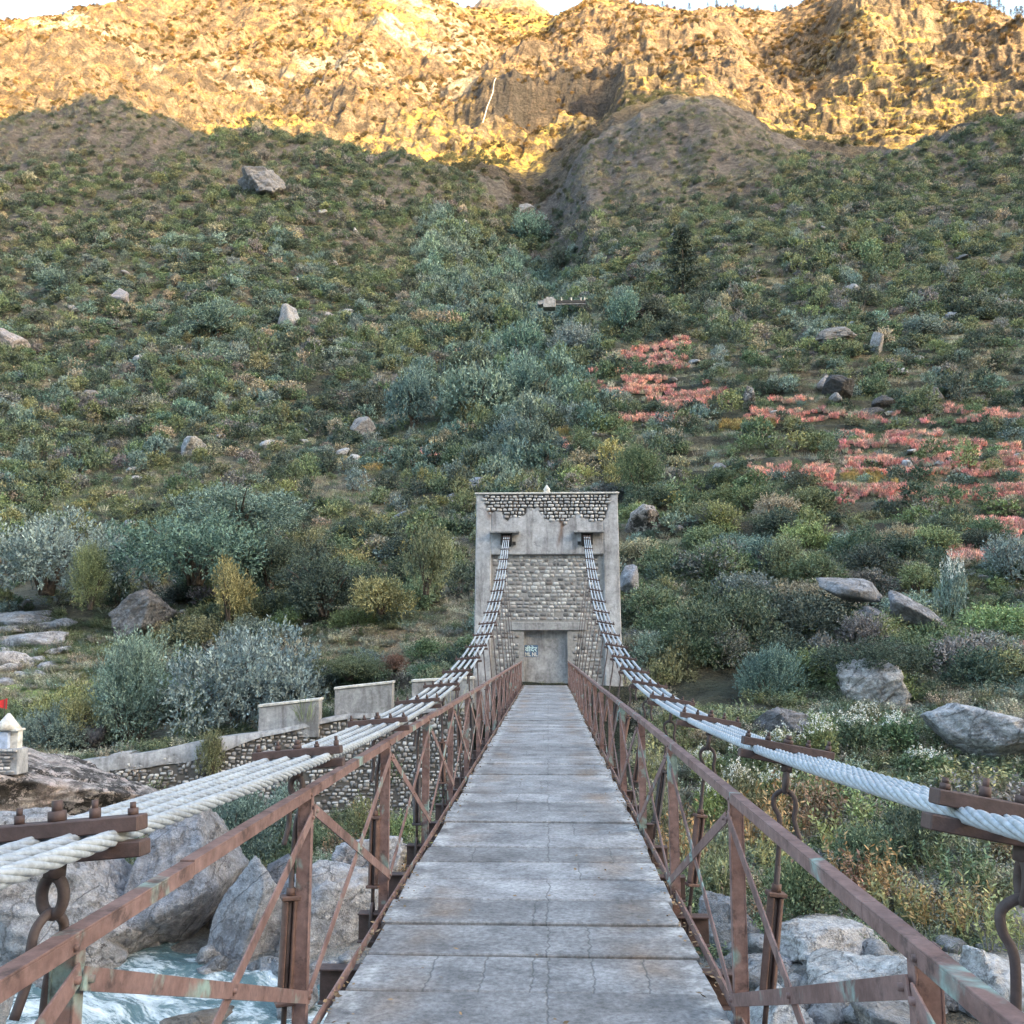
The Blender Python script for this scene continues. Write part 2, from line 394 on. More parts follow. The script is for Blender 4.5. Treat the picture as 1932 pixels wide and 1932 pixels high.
def m_deck():
    g = G('weathered_concrete'); p = g.pos(); oi = g.n('ObjectInfo').outputs['Random']
    x = g.n('SeparateXYZ', {0: p})
    n1 = g.noise(p, 2.3, 6, 0.7); n2 = g.noise(p, 30, 4, 0.75); n3 = g.noise(p, 1.1, 4, 0.6, 0.5); n5 = g.noise(p, 90, 2, 0.6)
    col = g.mix(g.ramp(n1, 0.32, 0.68), (0.125, 0.125, 0.133), (0.37, 0.37, 0.385))
    col = g.mix(1.0, col, g.ramp(oi, 0.0, 1.0, 0.74, 1.14), 'MULTIPLY')
    # rust runs along both sides, worn pale centre
    ax = g.math('ABSOLUTE', g.math('SUBTRACT', x.outputs['X'], 0.045))
    side = g.math('MULTIPLY', g.ramp(ax, 0.36, 0.56), g.math('SUBTRACT', 1.0, g.ramp(ax, 0.66, 0.80)))
    rs = g.math('MULTIPLY', side, g.ramp(n3, 0.48, 0.68))
    col = g.mix(g.math('MULTIPLY', rs, 0.6), col, (0.27, 0.185, 0.125))
    edge = g.math('MULTIPLY', g.ramp(ax, 0.74, 0.82), g.ramp(g.noise(p, 3.5, 4, 0.7), 0.45, 0.6))
    col = g.mix(g.math('MULTIPLY', edge, 0.5), col, (0.62, 0.62, 0.62))
    grime = g.math('MULTIPLY', g.ramp(g.noise(p, 1.7, 5, 0.7, 0.8), 0.44, 0.66), g.ramp(ax, 0.15, 0.7))
    col = g.mix(g.math('MULTIPLY', grime, 0.65), col, (0.12, 0.11, 0.11))
    col = g.mix(1.0, col, g.ramp(n2, 0.3, 0.7, 0.52, 1.42), 'MULTIPLY')
    # cracks that run along the bridge, different on each slab
    wig = g.math('MULTIPLY', g.math('SUBTRACT', g.noise(g.n('CombineXYZ', {'Y': x.outputs['Y'], 'X': oi}).outputs[0], 4.0, 3, 0.7), 0.5), 0.10)
    acc = None
    for i, xi in enumerate((-0.44, -0.2, 0.02, 0.16, 0.36, 0.6)):
        d = g.math('ABSOLUTE', g.math('SUBTRACT', g.math('ADD', x.outputs['X'], wig), xi + 0.03 * ((i * 7) % 3 - 1)))
        on = g.math('GREATER_THAN', g.math('FRACT', g.math('MULTIPLY', oi, 7.3 + 5.1 * i)), (0.85, 0.6, 0.75, 0.45, 0.8, 0.88)[i])
        c = g.math('MULTIPLY', g.math('SUBTRACT', 1.0, g.ramp(d, 0.001, 0.0065)), on)
        acc = c if acc is None else g.math('MAXIMUM', acc, c)
    col = g.mix(g.math('MULTIPLY', acc, 0.75), col, (0.07, 0.07, 0.075))
    h = g.math('SUBTRACT', g.math('ADD', n2, g.math('MULTIPLY', n5, 0.4)), acc)
    g.bsdf(col, 0.82, bump=h, bstr=0.5, bdist=0.006)
    return g.m

def m_plaster(name='weathered_plaster', attr=True, base=((0.29, 0.295, 0.315), (0.56, 0.57, 0.60))):
    g = G(name); p = g.pos()
    n1 = g.noise(p, 1.6, 6, 0.7, 0.3); n2 = g.noise(p, 9, 5, 0.7); st = g.noise(scaled(g, p, (1, 1, 0.14)), 3.2, 5, 0.65)
    col = g.mix(g.ramp(n1, 0.32, 0.66), base[0], base[1])
    col = g.mix(g.math('MULTIPLY', g.ramp(st, 0.48, 0.66), 0.7), col, (0.15, 0.145, 0.15))
    col = g.mix(1.0, col, g.ramp(n2, 0.28, 0.72, 0.75, 1.2), 'MULTIPLY')
    col = g.mix(g.math('MULTIPLY', g.ramp(g.noise(p, 2.6, 6, 0.75, 0.5), 0.55, 0.68), 0.55), col, (0.12, 0.12, 0.125))
    if attr:
        col = g.mix(g.attr('mortar').outputs['Fac'], col, (0.045, 0.042, 0.04))
        col = g.mix(g.math('MULTIPLY', g.attr('stain').outputs['Fac'], 0.75), col, (0.17, 0.10, 0.065))
    g.bsdf(col, 0.9, bump=n2, bstr=0.6, bdist=0.02)
    return g.m

def m_stone(name='masonry_stone', lo=(0.20, 0.195, 0.19), hi=(0.62, 0.61, 0.60)):
    g = G(name); p = g.pos(); ri = g.n('NewGeometry').outputs['Random Per Island']
    n = g.noise(p, 14, 4, 0.7)
    col = g.mix(ri, lo, hi)
    warm = g.math('GREATER_THAN', g.math('FRACT', g.math('MULTIPLY', ri, 13.7)), 0.82)
    col = g.mix(g.math('MULTIPLY', warm, 0.35), col, (0.25, 0.19, 0.155))
    col = g.mix(1.0, col, g.ramp(n, 0.3, 0.7, 0.75, 1.2), 'MULTIPLY')
    g.bsdf(col, 0.9, bump=n, bstr=0.5, bdist=0.02)
    return g.m

def m_leaf(name, var=0.58, trans=0.10, rough=0.6):
    g = G(name)
    tint = g.attr('tint', 'INSTANCER').outputs['Color']
    ri = g.n('NewGeometry').outputs['Random Per Island']
    nz = g.noise(g.pos(), 0.8, 3, 0.6)
    col = g.mix(1.0, tint, g.ramp(ri, 0.0, 1.0, 1 - var, 1 + var), 'MULTIPLY')
    col = g.mix(1.0, col, g.ramp(nz, 0.3, 0.7, (0.78, 0.80, 0.84), (1.22, 1.2, 1.1)), 'MULTIPLY')
    b = g.n('BsdfPrincipled', {'Base Color': col, 'Roughness': rough, 'Specular IOR Level': 0.25})
    tr = g.n('BsdfTranslucent', {'Color': col})
    mx = g.n('MixShader', {'Fac': trans, 1: b.outputs[0], 2: tr.outputs[0]})
    g.t.links.new(mx.outputs[0], g.out.inputs[0])
    return g.m

def m_plain(name, col, rough=0.8, var=0.25, sc=8.0, bd=0.01):
    g = G(name); n = g.noise(g.pos(), sc, 4, 0.65)
    c = g.mix(1.0, col, g.ramp(n, 0.3, 0.7, 1 - var, 1 + var), 'MULTIPLY')
    g.bsdf(c, rough, bump=n, bstr=0.3, bdist=bd)
    return g.m

def m_water():
    g = G('river_water'); p = g.pos()
    w = scaled(g, g.n('VectorRotate', {'Vector': p, 'Angle': 0.55}, rotation_type='Z_AXIS').outputs[0], (0.55, 1.2, 1))
    n1 = g.noise(w, 0.75, 7, 0.68, 1.1); n2 = g.noise(w, 3.0, 6, 0.75, 0.8); n3 = g.noise(p, 8, 4, 0.7)
    f = g.math('ADD', g.math('MULTIPLY', n1, 0.6), g.math('MULTIPLY', n2, 0.4))
    foam = g.ramp(f, 0.47, 0.60)
    col = g.mix(g.ramp(n1, 0.3, 0.6), (0.05, 0.105, 0.12), (0.17, 0.25, 0.26))
    col = g.mix(foam, col, (0.82, 0.86, 0.88))
    rough = g.math('ADD', g.math('MULTIPLY', foam, 0.5), 0.12)
    g.bsdf(col, rough, bump=g.math('ADD', f, g.math('MULTIPLY', n3, 0.3)), bstr=0.8, bdist=0.25)
    return g.m

M = dict(ground=m_ground(), mountain=m_mountain(), rock=m_rock(), steel=m_steel(), dark_steel=m_steel('dark_steel', (0.060, 0.040, 0.038), (0.105, 0.066, 0.060), 0.9),
         rope=m_rope(), deck=m_deck(), plaster=m_plaster(), plaster_plain=m_plaster('grey_plaster', False, ((0.20, 0.205, 0.215), (0.47, 0.475, 0.49))), stone=m_stone(),
         wall_stone=m_stone('rubble_stone', (0.10, 0.098, 0.10), (0.60, 0.60, 0.61)), mortar=m_plain('dark_mortar', (0.10, 0.095, 0.09)), grey_mortar=m_plain('grey_mortar', (0.30, 0.295, 0.29)),
         leaf=m_leaf('leaves'), bark=m_plain('bark', (0.10, 0.08, 0.065), 0.9), white=m_plain('white_petals', (0.75, 0.75, 0.70), 0.7, 0.1), water=m_water(),
         whitewash=m_plain('whitewash', (0.62, 0.60, 0.56), 0.9, 0.35, 5.0, 0.03), bluewash=m_plain('blue_wash', (0.42, 0.50, 0.66), 0.9, 0.3, 6.0, 0.02), flag=m_plain('red_cloth', (0.62, 0.035, 0.035), 0.8, 0.12, 4.0),
         black=m_plain('beam_black_and_niche_shade', (0.03, 0.03, 0.032), 0.6), litter=m_leaf('dry_leaf', 0.5, 0.1, 0.8), fall=m_plain('white_water', (0.42, 0.45, 0.48), 0.4, 0.1))  # black also stands for niche shade; fall is greyed to look shaded
# ------------------------------------------------------------------ camera, sky, sun
cam = bpy.data.cameras.new('camera'); co = bpy.data.objects.new('camera', cam); COL.objects.link(co); SC.camera = co
cam.sensor_width = 36; cam.lens = F / 1932 * 36; cam.clip_start = 0.05; cam.clip_end = 8000
co.location = (CX, CY, CZ)
co.rotation_euler = Matrix((RGT, UPV, -FWD)).transposed().to_euler()

SUN_AZ, SUN_EL = R(52), R(12)          # behind the camera, to the right, low
S = Vector((math.sin(SUN_AZ) * math.cos(SUN_EL), -math.cos(SUN_AZ) * math.cos(SUN_EL), math.sin(SUN_EL)))
w = bpy.data.worlds.new('World'); SC.world = w; w.use_nodes = True
nt = w.node_tree; bg = nt.nodes['Background']; sk = nt.nodes.new('ShaderNodeTexSky')
sk.sky_type = 'NISHITA'; sk.sun_disc = False; sk.sun_elevation = SUN_EL; sk.sun_rotation = R(180) - SUN_AZ
sk.altitude = 0; sk.air_density = 1.2; sk.dust_density = 4.0; sk.ozone_density = 0.8
nt.links.new(sk.outputs[0], bg.inputs[0]); bg.inputs[1].default_value = SKY_STR
sl = bpy.data.lights.new('sun', 'SUN'); sl.energy = SUN_STR; sl.angle = R(0.5); sl.color = (1.0, 0.76, 0.38)
so = bpy.data.objects.new('sun', sl); COL.objects.link(so); so.rotation_euler = S.to_track_quat('Z', 'Y').to_euler(); so.location = (60, -60, 60)
SC.view_settings.view_transform = 'Standard'; SC.view_settings.look = 'None'; SC.view_settings.gamma = 1
SC.view_settings.exposure = EXPO
try:
    SC.cycles.use_denoising = True; SC.cycles.max_bounces = 6; SC.cycles.diffuse_bounces = 4; SC.cycles.transparent_max_bounces = 4
    SC.cycles.sample_clamp_indirect = 6
except Exception: pass

# ------------------------------------------------------------------ the ground
def lerp(a, b, k): return a + (b - a) * k[:, None]
A3 = lambda *c: np.array(c)[None, :]

def sheet(name, sgrid, ygrid, colour, mat, smooth=True):
    s, y = np.meshgrid(sgrid, ygrid)
    x = CX + s * y
    z = T(x, y)
    V = np.stack([x, y, z], -1)
    du = np.gradient(V, axis=1); dv = np.gradient(V, axis=0)
    nn = np.cross(du, dv); nn /= np.linalg.norm(nn, axis=-1, keepdims=True) + 1e-9
    n, m = len(sgrid), len(ygrid)
    i = np.arange(m * n).reshape(m, n)
    Q = np.stack([i[:-1, :-1], i[:-1, 1:], i[1:, 1:], i[1:, :-1]], -1).reshape(-1, 4)
    me = quads_mesh(name, V.reshape(-1, 3), Q, [mat], smooth)
    vcol(me, 'Col', colour(x.ravel(), y.ravel(), z.ravel(), nn.reshape(-1, 3)))
    return me

def col_low(x, y, z, n):
    s = (x - CX) / y
    c = np.repeat(A3(0.115, 0.10, 0.066), len(x), 0)                       # dry grass
    k = sst(0.36, 0.58, fbm(x, y, 22, 4, 101)); c = lerp(c, A3(0.048, 0.052, 0.034), k)      # green ground cover
    k = sst(0.52, 0.68, fbm(x, y, 5, 3, 111)); c = lerp(c, A3(0.036, 0.038, 0.025), k * 0.8)
    k = sst(0.58, 0.70, fbm(x, y, 9, 3, 121)); c = lerp(c, A3(0.28, 0.24, 0.155), k * 0.6)
    gul = np.exp(-((s - 0.0 + 0.03) / 0.09) ** 2) * sst(70, 130, y); c = lerp(c, A3(0.06, 0.08, 0.045), gul * 0.8)
    bz = np.maximum(sst(-0.33, -0.40, s) * sst(300, 325, y), sst(-0.02, 0.03, s) * (1 - 0.5 * sst(0.22, 0.28, s)) * sst(255, 300, y)); brown = np.clip(bz + 0.5 * (fbm(x, y, 40, 3, 131) - 0.5) * (bz > 0), 0, 1); c = lerp(c, A3(0.085, 0.07, 0.058), brown * 0.94)
    st = sst(0.5, 0.62, fbm(x + 0.4 * y, y + z * 1.2, 14, 4, 135, True)); c = lerp(c, A3(0.17, 0.145, 0.09), brown * st * 0.7)
    rk = sst(0.80, 0.64, n[:, 2] + 0.22 * (fbm(x, y, 8, 4, 141) - 0.5)) * sst(150, 310, y)
    c = lerp(c, A3(0.105, 0.092, 0.09), rk * 0.85)
    near = 1 - sst(30, 40, y); c = lerp(c, A3(0.16, 0.13, 0.095), near * 0.8)
    rocky = (1 - sst(24, 30, y)) * sst(0.35, 0.55, fbm(x, y, 2.0, 3, 151)); c = lerp(c, A3(0.30, 0.29, 0.28), rocky)
    grass = sst(-0.64, -0.58, s) * 0
    # mown green patch and pale scree beside the shrine
    gp = np.exp(-(((x + 27.5) / 4.5) ** 2 + ((y - 52) / 4.5) ** 2)); c = lerp(c, A3(0.27, 0.33, 0.12), np.clip(gp * 1.8, 0, 1))
    dirt = np.exp(-(((x + 8.5) / 4.5) ** 2 + ((y - 52.5) / 4.0) ** 2)); c = lerp(c, A3(0.34, 0.26, 0.17), np.clip(dirt * 1.3, 0, 0.9))
    return c

def col_high(x, y, z, n):
    s = (x - CX) / y
    c = np.repeat(A3(0.60, 0.415, 0.095), len(x), 0)                        # golden autumn grass
    k = sst(0.40, 0.62, fbm(x, y, 110, 4, 201) - 0.08 + 0.24 * sst(460, 640, y)); c = lerp(c, A3(0.36, 0.215, 0.095), k)
    k = sst(0.55, 0.66, fbm(x, y, 10, 4, 211)); c = lerp(c, A3(0.13, 0.082, 0.038), k * 0.8)
    k = sst(0.56, 0.66, fbm(x, y * 0.6, 4.5, 3, 221)); c = lerp(c, A3(0.10, 0.07, 0.035), k * 0.8)
    cr_ = sst(0.80, 0.93, fbm(x + 0.3 * y, y * 0.45 + 0.5 * z, 15, 4, 271, True)); c = lerp(c, A3(0.09, 0.062, 0.04), cr_ * 0.75)
    rk = sst(0.58, 0.40, n[:, 2] + 0.35 * (fbm(x, y, 14, 4, 231) - 0.5))
    rc = lerp(np.repeat(A3(0.27, 0.20, 0.14), len(x), 0), A3(0.11, 0.08, 0.06), sst(0.4, 0.6, fbm(x, y + z, 9, 4, 241)))
    c = lerp(c, rc, rk * 0.9)
    pale = sst(0.60, 0.68, fbm(x + z, y - z * 0.5, 60, 4, 251)) * sst(0.42, 0.6, fbm(x, y + z, 8, 3, 261)) * sst(-0.02, -0.12, s) * sst(520, 640, y)
    c = lerp(c, A3(0.52, 0.46, 0.37), pale * 0.8)
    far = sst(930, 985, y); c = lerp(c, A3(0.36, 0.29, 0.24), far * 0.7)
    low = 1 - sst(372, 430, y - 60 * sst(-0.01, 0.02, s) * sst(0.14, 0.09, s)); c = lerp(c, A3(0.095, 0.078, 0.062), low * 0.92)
    cl = np.exp(-((s + 0.005) / 0.075) ** 2) * sst(515, 524, y) * (1 - sst(546, 556, y)); cs = fbm(x * 1.0, y * 0.15, 5, 3, 281); c = lerp(c, A3(0.055, 0.045, 0.042) * 1.0, np.clip(cl * 1.6, 0, 1) * (0.75 + 0.25 * (cs > .5)))  # shade of the alcove cliff put into its colour, with rock streaks
    return c

sin = np.linspace(-0.68, 0.62, 620 if HQ else 400)
sg = np.concatenate([np.linspace(-1.5, -0.68, 50)[:-1], sin, np.linspace(0.62, 1.5, 50)[1:]])
yg = np.exp(np.linspace(math.log(9), math.log(362), 620 if HQ else 420))
tag(link('hillside_ground', sheet('hillside_ground', sg, yg, col_low, M['ground'])), kind='structure')
sin = np.linspace(-0.70, 0.62, 900 if HQ else 560)
sg = np.concatenate([np.linspace(-1.3, -0.70, 70)[:-1], sin, np.linspace(0.62, 1.3, 70)[1:]])
yg = np.exp(np.linspace(math.log(361), math.log(1190), 1000 if HQ else 560))
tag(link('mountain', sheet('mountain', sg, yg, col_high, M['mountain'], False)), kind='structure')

# the valley side behind the camera, which keeps the low sun off the river
xs = np.linspace(-2200, 4200, 260); ys = np.linspace(-2100, -90, 110)
gx, gy = np.meshgrid(xs, ys)
RY = -900
zc = 222 + (340 - RY) * math.tan(SUN_EL) / math.cos(SUN_AZ)
crest = zc * (0.42 + 0.58 * sst(-300, 350, gx)) + 30 * (fbm(gx, gy * 0, 240, 4, 301) - 0.5)
prof = np.where(gy > RY, sst(-60, RY, gy) ** 0.8, 1 - 0.6 * sst(RY, -2100, gy))
gz = -10 + crest * prof + 25 * (fbm(gx, gy, 130, 4, 311, True) - 0.5) * np.clip(1 - np.abs(gy - RY) / 60, -1, 0)
n, m = len(xs), len(ys); i = np.arange(n * m).reshape(m, n)
me = quads_mesh('opposite_mountain', np.stack([gx, gy, gz], -1).reshape(-1, 3), np.stack([i[:-1, :-1], i[:-1, 1:], i[1:, 1:], i[1:, :-1]], -1).reshape(-1, 4), [M['ground']], True)
vcol(me, 'Col', np.repeat(A3(0.13, 0.12, 0.075), n * m, 0))
tag(link('opposite_mountain', me), kind='structure')
# ground between the near bank and that mountain
me = bpy.data.meshes.new('near_bank_ground'); me.from_pydata([(-300, -100, -11), (300, -100, -11), (300, 9.5, -9.6), (-300, 9.5, -9.6)], [], [(0, 1, 2, 3)]); me.materials.append(M['ground'])
vcol(me, 'Col', np.repeat(A3(0.2, 0.18, 0.15), 4, 0)); tag(link('near_bank_ground', me), kind='structure')

# the river
xs = np.linspace(-60, 30, 420); ys = np.linspace(4, 42, 240); gx, gy = np.meshgrid(xs, ys)
gz = WATER + 0.55 * (fbm(gx * 0.6, gy, 2.6, 4, 321, True) - 0.6) + 0.18 * (fbm(gx, gy, 0.8, 2, 331) - 0.5)
n, m = len(xs), len(ys); i = np.arange(n * m).reshape(m, n)
me = quads_mesh('river_water', np.stack([gx, gy, gz], -1).reshape(-1, 3), np.stack([i[:-1, :-1], i[:-1, 1:], i[1:, 1:], i[1:, :-1]], -1).reshape(-1, 4), [M['water']], True)
tag(link('river_water', me), kind='structure')
# ------------------------------------------------------------------ the suspension bridge
P = 2.2; Y0 = 2.29                       # panel length, depth of the first post in view
XC, RX = 0.0, 0.98                       # railing lines at XC -+ RX
CXC = 0.10                               # cable centre line
def cab_z(y, sgn=1): return 1.10 + 0.0048 * (y - 7.5) ** 2 - (0.065 * math.exp(-max(y - 1.0, 0) / 3.2) if sgn < 0 else -0.01)
def cab_x(y): return 1.13 + 0.60 * (np.clip((y - 4.0) / 36.5, 0, 2) ** 1.3 if y > 4 else 0)
TY = 40.5                                # tower face
bridge = tag(empty('suspension_bridge', (0, 0, 0)), 'narrow suspension footbridge with grey concrete deck, rusty railings and bundled white steel cables', 'footbridge')

# deck slabs
me_slab = []
DC, DW = 0.045, 0.90
for k in range(6):
    mb = MB(); bm_w = 0.55 - (0.030, 0.040, 0.032, 0.046, 0.028, 0.036)[k]
    # slightly ragged ends
    n = 9; xs = np.linspace(-DW, DW, n)
    a = [rnd.uniform(-.004, .004) for _ in range(n)]; b = [rnd.uniform(-.004, .004) for _ in range(n)]
    top = [(xs[i], -bm_w / 2 + a[i], 0.0) for i in range(n)] + [(xs[i] + (rnd.uniform(-.03, .02) if i in (0, n - 1) else 0), bm_w / 2 + b[i], 0.0) for i in range(n - 1, -1, -1)]
    bot = [(p[0], p[1], -0.09) for p in top]; N = len(top)
    mb.add(top + bot, [tuple(range(N)), tuple(range(2 * N - 1, N - 1, -1))] + [(i, N + i, N + (i + 1) % N, (i + 1) % N) for i in range(N)])
    me_slab.append(mb.mesh('deck_slab', M['deck'], 0.007))
y = -5.9; i = 0
while y < TY - 0.30:
    link('deck_slab', me_slab[(i * 5 + i // 3) % 6] if rnd.random() < 2 else None, bridge, (DC + rnd.uniform(-.02, .02), y, rnd.uniform(-.012, .006)),
         (rnd.uniform(-.006, .006), rnd.uniform(-.003, .003), rnd.uniform(-.006, .006)))
    y += 0.55; i += 1
# edge strips, stringers, floor beams
for sgn in (-1, 1):
    mb = MB(); xe = DC + sgn * (DW + 0.045)
    mb.box((xe, 17.2, -0.012), (0.007, 46.4, 0.055)); mb.box((xe + sgn * 0.022, 17.2, -0.0435), (0.036, 46.4, 0.007))
    mb.build('edge_angle', M['steel'], bridge)
    mb = MB(); xe = DC + sgn * 0.72
    mb.box((xe, 17.2, -0.20), (0.012, 46.4, 0.20)); mb.box((xe, 17.2, -0.096), (0.09, 46.4, 0.008)); mb.box((xe, 17.2, -0.304), (0.09, 46.4, 0.008))
    mb.build('stringer', M['dark_steel'], bridge)
mb = MB(); mb.box((0, 0, -0.24), (2.36, 0.010, 0.17)); mb.box((0, 0, -0.151), (2.36, 0.10, 0.010)); mb.box((0, 0, -0.329), (2.36, 0.10, 0.010))
me_beam = mb.mesh('floor_beam', M['dark_steel'], 0.002)
for k in range(-7, 35):
    yy = Y0 + k * P / 2
    if yy < TY - 0.4: link('floor_beam', me_beam, bridge, (DC - 0.02, yy, 0))

# railings: top angle in lengths, channel posts, crossed flat braces
mbp = MB()   # post: broad face across the bridge, flanges along it
mbp.box((0.0, 0, 0.315), (0.050, 0.007, 1.29)); mbp.box((-0.0285, 0.018, 0.315), (0.007, 0.046, 1.29)); mbp.box((0.0285, 0.018, 0.315), (0.007, 0.046, 1.29))
me_post = mbp.mesh('post', M['steel'], 0.0015)
def brace_mesh(flip):
    mb = MB(); z0, z1 = 0.07, 0.885
    a, b = (0, z1), (P, z0)
    if flip: a, b = (0, z0), (P, z1)
    mb.bar((0, a[0], a[1]), (0, b[0], b[1]), 0.052, 0.007, up=(0, 0, 1))
    for t in (0.012, 0.5, 0.988):
        yy = a[0] + (b[0] - a[0]) * t; zz = a[1] + (b[1] - a[1]) * t
        mb.tube([(-0.014, yy, zz), (0.014, yy, zz)], 0.010, 6)
    return mb.mesh('brace', M['steel'], 0.001)
me_b0, me_b1 = brace_mesh(False), brace_mesh(True)
for sgn in (-1, 1):
    xr = XC + sgn * RX
    mb = MB(); ye = -6.5
    rail = None
    ends = [-6.6, -3.5, 3.0, 9.45, 16.2, 22.9, 29.4, 35.8, TY - 0.15] if sgn < 0 else [-6.6, -2.9, 2.62, 8.3, 14.6, 21.2, 27.9, 34.4, TY - 0.15]
    zj = [0.99, .99, 0.985, 1.0, 0.985, 0.99, 1.0, 0.985, 0.99]
    rail = empty('railing', (xr, 0, 0)); rail.parent = bridge; rail['label'] = ('left' if sgn < 0 else 'right') + ' railing of rusty angle posts with crossed flat braces'
    for j in range(len(ends) - 1):
        mb = MB(); a, b = ends[j] + 0.004, ends[j + 1]
        za, zb = zj[j] + rnd.uniform(-.006, .006), zj[j + 1] + rnd.uniform(-.006, .006)
        L = b - a; ang = math.atan2(zb - za, L); rot = Matrix.Rotation(ang, 3, 'X'); c = Vector((0, (a + b) / 2, (za + zb) / 2))
        mb.box(c, (0.047, L, 0.007), rot); mb.box(c + Vector((-sgn * 0.0202, 0, -0.0235)), (0.0065, L, 0.040), rot)
        for yy in np.arange(Y0 - 4 * P, TY, P):
            if a + .1 < yy < b - .1:
                zz = za + (zb - za) * (yy - a) / L
                mb.tube([(-sgn * 0.031, yy - 0.03, zz - 0.026), (-sgn * 0.015, yy - 0.03, zz - 0.026)], 0.009, 6)
        mb.build('top_rail', M['steel'], rail, bevel=0.0015)
    for k in range(-4, 18):
        yy = Y0 + k * P
        if yy > TY - 0.2: break
        link('post', me_post, rail, (sgn * 0.012, yy, 0.015), (rnd.uniform(-.008, .008), rnd.uniform(-.008, .008), 0))
        if k < 17:
            L = (TY - 0.2 - yy) / P if yy + P > TY - 0.2 else 1
            for me, dx in ((me_b0, -0.034), (me_b1, -0.026)):
                link('brace', me, rail, (sgn * dx, yy, rnd.uniform(-.012, .012)), (rnd.uniform(-.006, .006), 0, 0), (1, L, 1))

# main cables: four twisted ropes a side
OFF = (-0.144, -0.048, 0.048, 0.144)
TILT = {-1: R(5.0), 1: R(10.0)}
def cable_centre(y, sgn, off):
    k = min(1.0, max(0.0, (y - 30) / 11.0)); tl = TILT[sgn] * (1 - k)
    o = off * sgn * (1 - 0.25 * k)
    return np.array([CXC + sgn * cab_x(y) + o * math.cos(tl), y, cab_z(y, sgn) - sgn * o * math.sin(tl)])
def rope_mesh(sgn, off, ph):
    V, Q = [], []
    def ring(centres, rad, n, phs, lay):
        C = np.array(centres); m = len(C)
        d = np.gradient(C, axis=0); d /= np.linalg.norm(d, axis=1, keepdims=True)
        r = np.cross(d, [0, 0, 1.0]); r /= np.linalg.norm(r, axis=1, keepdims=True); u = np.cross(r, d)
        return C, d, r, u
    ya, yb = -3.0, 13.0
    ys = np.arange(ya, yb, 0.022)
    C, d, r, u = ring([cable_centre(y, sgn, off) for y in ys], 0, 0, 0, 0)
    for k in range(6):
        th = ph + k * math.pi / 3 - 2 * math.pi * ys / 0.40
        Cs = C + (r * np.cos(th)[:, None] + u * np.sin(th)[:, None]) * 0.0130
        t = np.gradient(Cs, axis=0); t /= np.linalg.norm(t, axis=1, keepdims=True)
        e1 = np.cross(t, u); e1 /= np.linalg.norm(e1, axis=1, keepdims=True); e2 = np.cross(e1, t)
        n = 8; a = np.arange(n) * 2 * math.pi / n
        ringv = Cs[:, None, :] + 0.0079 * (e1[:, None, :] * np.cos(a)[None, :, None] + e2[:, None, :] * np.sin(a)[None, :, None])
        b = sum(len(v) for v in V); m = len(ys)
        V.append(ringv.reshape(-1, 3)); i = np.arange(m * n).reshape(m, n) + b
        Q.append(np.stack([i[:-1], np.roll(i[:-1], -1, 1), np.roll(i[1:], -1, 1), i[1:]], -1).reshape(-1, 4))
    ys = np.concatenate([np.arange(-8, -2.9, 0.5), np.arange(-2.9, 13, 1.0)[:0], np.arange(12.9, TY + 1.2, 0.35)])
    for seg in (np.arange(-8, -2.4, 0.5), np.arange(12.9, TY + 1.2, 0.35)):
        C, d, r, u = ring([cable_centre(y, sgn, off) for y in seg], 0, 0, 0, 0)
        n = 12; a = np.arange(n) * 2 * math.pi / n
        rad = 0.0195 + 0.0012 * np.cos(6 * a)
        ringv = C[:, None, :] + rad[None, :, None] * (r[:, None, :] * np.cos(a)[None, :, None] + u[:, None, :] * np.sin(a)[None, :, None])
        b = sum(len(v) for v in V); m = len(seg)
        V.append(ringv.reshape(-1, 3)); i = np.arange(m * n).reshape(m, n) + b
        Q.append(np.stack([i[:-1], np.roll(i[:-1], -1, 1), np.roll(i[1:], -1, 1), i[1:]], -1).reshape(-1, 4))
    return quads_mesh('main_cable', np.concatenate(V), np.concatenate(Q), [M['rope']], True)
for sgn in (-1, 1):
    for j, off in enumerate(OFF):
        link('main_cable', rope_mesh(sgn, off, j * 0.7), bridge)

# cable clamps and hangers
mb = MB(); mb.box((0, 0, 0), (0.415, 0.060, 0.036)); me_bar = mb.mesh('clamp_bar', M['dark_steel'], 0.003)
def bolt_mesh(r, h):
    mb = MB(); mb.tube([(0, 0, 0), (0, 0, 0.022)], [r * 1.75, r * 1.75], 6); mb.tube([(0, 0, 0.02), (0, 0, h)], r, 8); return mb.mesh('bolt', M['dark_steel'])
me_bolt, me_bigbolt = bolt_mesh(0.0075, 0.040), bolt_mesh(0.0125, 0.044)
def link_mesh():     # eye below the clamp
    mb = MB(); mb.tube([(0, 0, 0.0), (0, 0, -0.035)], 0.026, 8)
    pts = [(0.032 * math.sin(a), 0, -0.078 + 0.044 * math.cos(a)) for a in np.linspace(0.0, 2 * math.pi, 20)]
    pts = [(p[0], p[1], p[2] + 0.0) for p in pts]
    mb.tube(pts, 0.0140, 8); return mb.mesh('shackle', M['black_s'])
M['black_s'] = m_steel('forged_steel', (0.06, 0.045, 0.045), (0.10, 0.075, 0.075), 0.95)
me_link = link_mesh()
